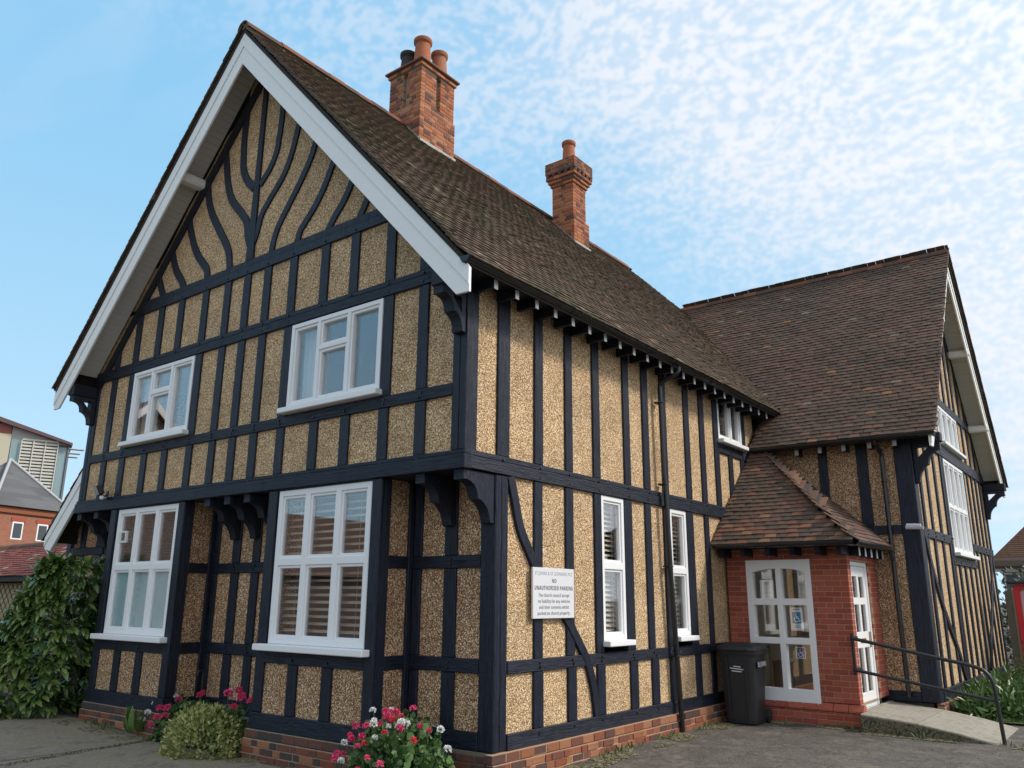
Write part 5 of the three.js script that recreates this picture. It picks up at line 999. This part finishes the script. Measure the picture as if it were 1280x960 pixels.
{ // brick hall with a slate pyramid roof
  const t = faceTo('brick_hall', 'red brick hall with grey slate hipped roof and white hips', 'building', -69.55, 80), m = farMat(.31, .13, .08, farBricks), ml = M(.36, .37, .39, .6);
  const R = (g, n, mt, par = t) => { const o = P(n, g, mt, par); o.rotation.y = Math.PI / 4 - 0.12; return o; };
  R(cbox(-3.3, 3.3, 0, 8.0, -3.3, 3.3, 0), 'wall', m);
  R(cbox(-3.5, 3.5, 8.0, 8.5, -3.5, 3.5, 0.05), 'cornice', grainy(.30, .10, .05, .9));
  R(new THREE.ConeGeometry(5.3, 4.2, 4, 1).rotateY(Math.PI / 4).translate(0, 10.65, 0), 'roof', farMat(.12, .12, .125, farTiles));
  for (const [sx, sz] of [[1, 1], [1, -1], [-1, 1]]) R(rod([sx * 3.76, 8.58, sz * 3.76], [0, 12.8, 0], 0.13, 6), 'hip_capping', ml);
  for (const x of [-1.0, 1.3]) { const w = R(cbox(x - 0.5, x + 0.5, 6.0, 7.4, 3.24, 3.33, 0.01), 'window', mWhite); P('pane', cbox(x - 0.38, x + 0.38, 6.12, 7.28, 3.331, 3.345, 0), M(.05, .06, .07, .1), w); P('arch', cbox(x - 0.65, x + 0.65, 7.42, 7.75, 3.25, 3.36, 0.01), grainy(.42, .09, .05, .9), w); }
  R(cbox(0.9, 1.7, 10.6, 11.6, 0, 0.05, 0.01).rotateX(-0.9).translate(0, -1.0, -6.9), 'rooflight', M(.2, .26, .34, .15));
}
{ // office tower
  const t = faceTo('office_tower', 'tall office tower with pale louvres and teal glass strips', 'building', -68.4, 150);
  P('wall', cbox(-14, -3.4, 0, 26.6, -12, 0, 0), M(.55, .50, .38, .8), t);
  P('core', cbox(-3.4, 4.7, 0, 25.6, -12, -0.4, 0), M(.16, .16, .155, .7), t);
  P('glass_strip', cbox(-3.3, -1.9, 0, 26, -0.39, -0.1, 0), M(.26, .36, .38, .2), t); P('glass_strip', cbox(3.4, 4.6, 0, 25.2, -0.39, -0.1, 0), M(.26, .36, .38, .2), t);
  P('corner_fin', cbox(4.7, 5.0, 0, 25.4, -12, 0.1, 0), M(.16, .17, .18, .6), t);
  for (let k = 0; k < 36; k++) P('louvre', cbox(-1.8, 3.3, 7.6 + k * 0.52, 7.9 + k * 0.52, -0.3, 0.15, 0.02), M(.62, .60, .54, .7), t);
  for (const x of [-1.85, -0.2, 1.5, 3.3]) P('louvre_post', cbox(x - 0.07, x + 0.07, 0, 25.8, 0.16, 0.3, 0.01), M(.62, .60, .54, .7), t);
  P('roof', prism([[-14, 31.0], [-14, 31.7], [5.3, 25.9], [5.3, 25.5], [-4, 28.0]].reverse(), -13, 0.9), M(.13, .075, .08, .7), t);
  P('parapet', prism([[-3.4, 25.6], [4.7, 25.55], [4.7, 25.75], [-3.4, 27.9]], -11.5, -0.25), M(.42, .41, .38, .8), t);
  P('roof_front', cbox(-14, -3.5, 26.6, 28.2, -12, -0.2, 0), M(.34, .12, .10, .8), t);
  for (const [y, l] of [[25.0, 2.2], [24.3, 1.7], [23.7, 1.4]]) P('roof_fin', cbox(4.9, 4.9 + l, y, y + 0.12, -1, 0.2, 0.01), M(.5, .5, .5, .6), t);
}
{ // house beyond the fence
  const t = faceTo('neighbour_house', 'far brick house with brown tiled roof beyond the board fence', 'house', -6.2, 46), m = farMat(.36, .29, .21, farBricks);
  P('wall', cbox(-0.6, 9, 0, 3.75, -8, 0, 0), m, t);
  P('roof', prism([[-0.95, 3.6], [-0.95, 3.75], [3.4, 7.9], [9.4, 7.9], [9.4, 3.6]].reverse(), -8, 0.4), farMat(.24, .125, .08, farTiles), t);
  P('porch_roof', cbox(-1.0, 1.4, 3.25, 3.7, 0.1, 1.0, 0.1), M(.16, .11, .08, .9, { map: fine }), t);
  P('fascia', cbox(-0.9, 9, 3.1, 3.3, 0.41, 0.46, 0.01), mWhitePaint, t);
  for (const x of [-0.1, 1.1, 2.4]) { const w = P('window', cbox(x - 0.5, x + 0.5, 2.25, 3.08, 0.0, 0.08, 0.01), mWhite, t); P('pane', cbox(x - 0.41, x + 0.41, 2.34, 2.99, 0.081, 0.09, 0), M(.07, .09, .12, .1), w); }
}
{ // board fence
  const t = thing('board_fence', 'weathered grey vertical board fence beside the rear wing gable', 'fence', null, [2.4, 0, -17.2]), g = cbox(-0.068, 0.068, 0, 1.95, -0.01, 0.01, 0.003), ms = [grainy(.17, .15, .115, .9), grainy(.22, .195, .15, .9), grainy(.14, .125, .10, .9)];
  for (let i = 0; i < 34; i++) { const b = P('board', g, pick(ms), t); b.position.set(i * 0.145, rr(-.02, .02), rr(-.004, .004)); b.rotation.z = rr(-.008, .008); }
  for (const y of [0.4, 1.6]) P('rail', cbox(-0.1, 5, y - 0.04, y + 0.04, -0.07, -0.015, 0.004, 'x'), ms[2], t);
  for (let i = 0; i < 3; i++) P('post', cbox(i * 2.2, i * 2.2 + 0.1, 0, 2.02, -0.17, -0.075, 0.006), ms[2], t);
}
{ // red notice board
  const t = thing('church_notice_board', 'red framed notice board standing on posts by the board fence', 'notice board', null, [3.75, 0, -13.2]), m = M(.55, .02, .03, .45);
  P('frame', ext(ringShape(-0.75, 0.75, 0.95, 2.02, [[-0.65, 0.65, 1.05, 1.92]]), -0.05, 0.03), m, t);
  P('back_panel', cbox(-0.7, 0.7, 1.0, 1.97, -0.045, -0.035, 0), M(.62, .45, .45, .8), t);
  for (const [x, y, w, h] of [[-0.42, 1.15, .28, .4], [-0.05, 1.2, .26, .36], [0.35, 1.12, .3, .42], [-0.4, 1.62, .3, .22]]) P('sheet', cbox(x - w / 2, x + w / 2, y, y + h, -0.034, -0.031, 0), M(.75, .74, .70, .8), t);
  P('hood', cbox(-0.85, 0.85, 2.03, 2.08, -0.12, 0.14, 0.01), mBlackIron, t);
  for (const x of [-0.72, 0.72]) P('post', cbox(x - 0.05, x + 0.05, 0, 1.98, -0.14, -0.055, 0.008), m, t);
}
{ // the house across the street, mirrored in the front windows
  const t = thing('street_house', 'brown brick house with boarded gable and low tiled wing across the street', 'house', null, [-27, 0, 11]), br = grainy(.14, .10, .085, .9), rt = grainy(.13, .08, .06, .9);
  P('wall', cbox(-9, 0, 0, 5.2, -4.6, 4.2, 0), br, t);
  P('gable', prism([[-4.2, 5.2], [4.6, 5.2], [0.2, 9.4]], -0.3, 0).rotateY(Math.PI / 2), M(.40, .30, .22, .8), t);
  for (const sd of [1, -1]) { P('roof', prism([[0.2, 9.6], [0.2 + sd * 4.9, 5.0], [0.2 + sd * 4.9, 4.8], [0.2, 9.4]].slice(), -9, 0.5).rotateY(Math.PI / 2), rt, t); P('bargeboard', prism([[0.2, 9.6], [0.2 + sd * 4.9, 5.0], [0.2 + sd * 4.9, 4.65], [0.2, 9.25]], 0.51, 0.56).rotateY(Math.PI / 2), mWhitePaint, t); }
  P('wing_wall', cbox(-7, -0.5, 0, 2.8, 4.3, 17, 0), br, t);
  P('wing_roof', prism([[-7.4, 2.7], [-0.1, 2.7], [-3.75, 6.0]], 4.3, 17.2), rt, t);
}
renderer.render(scene, camera);
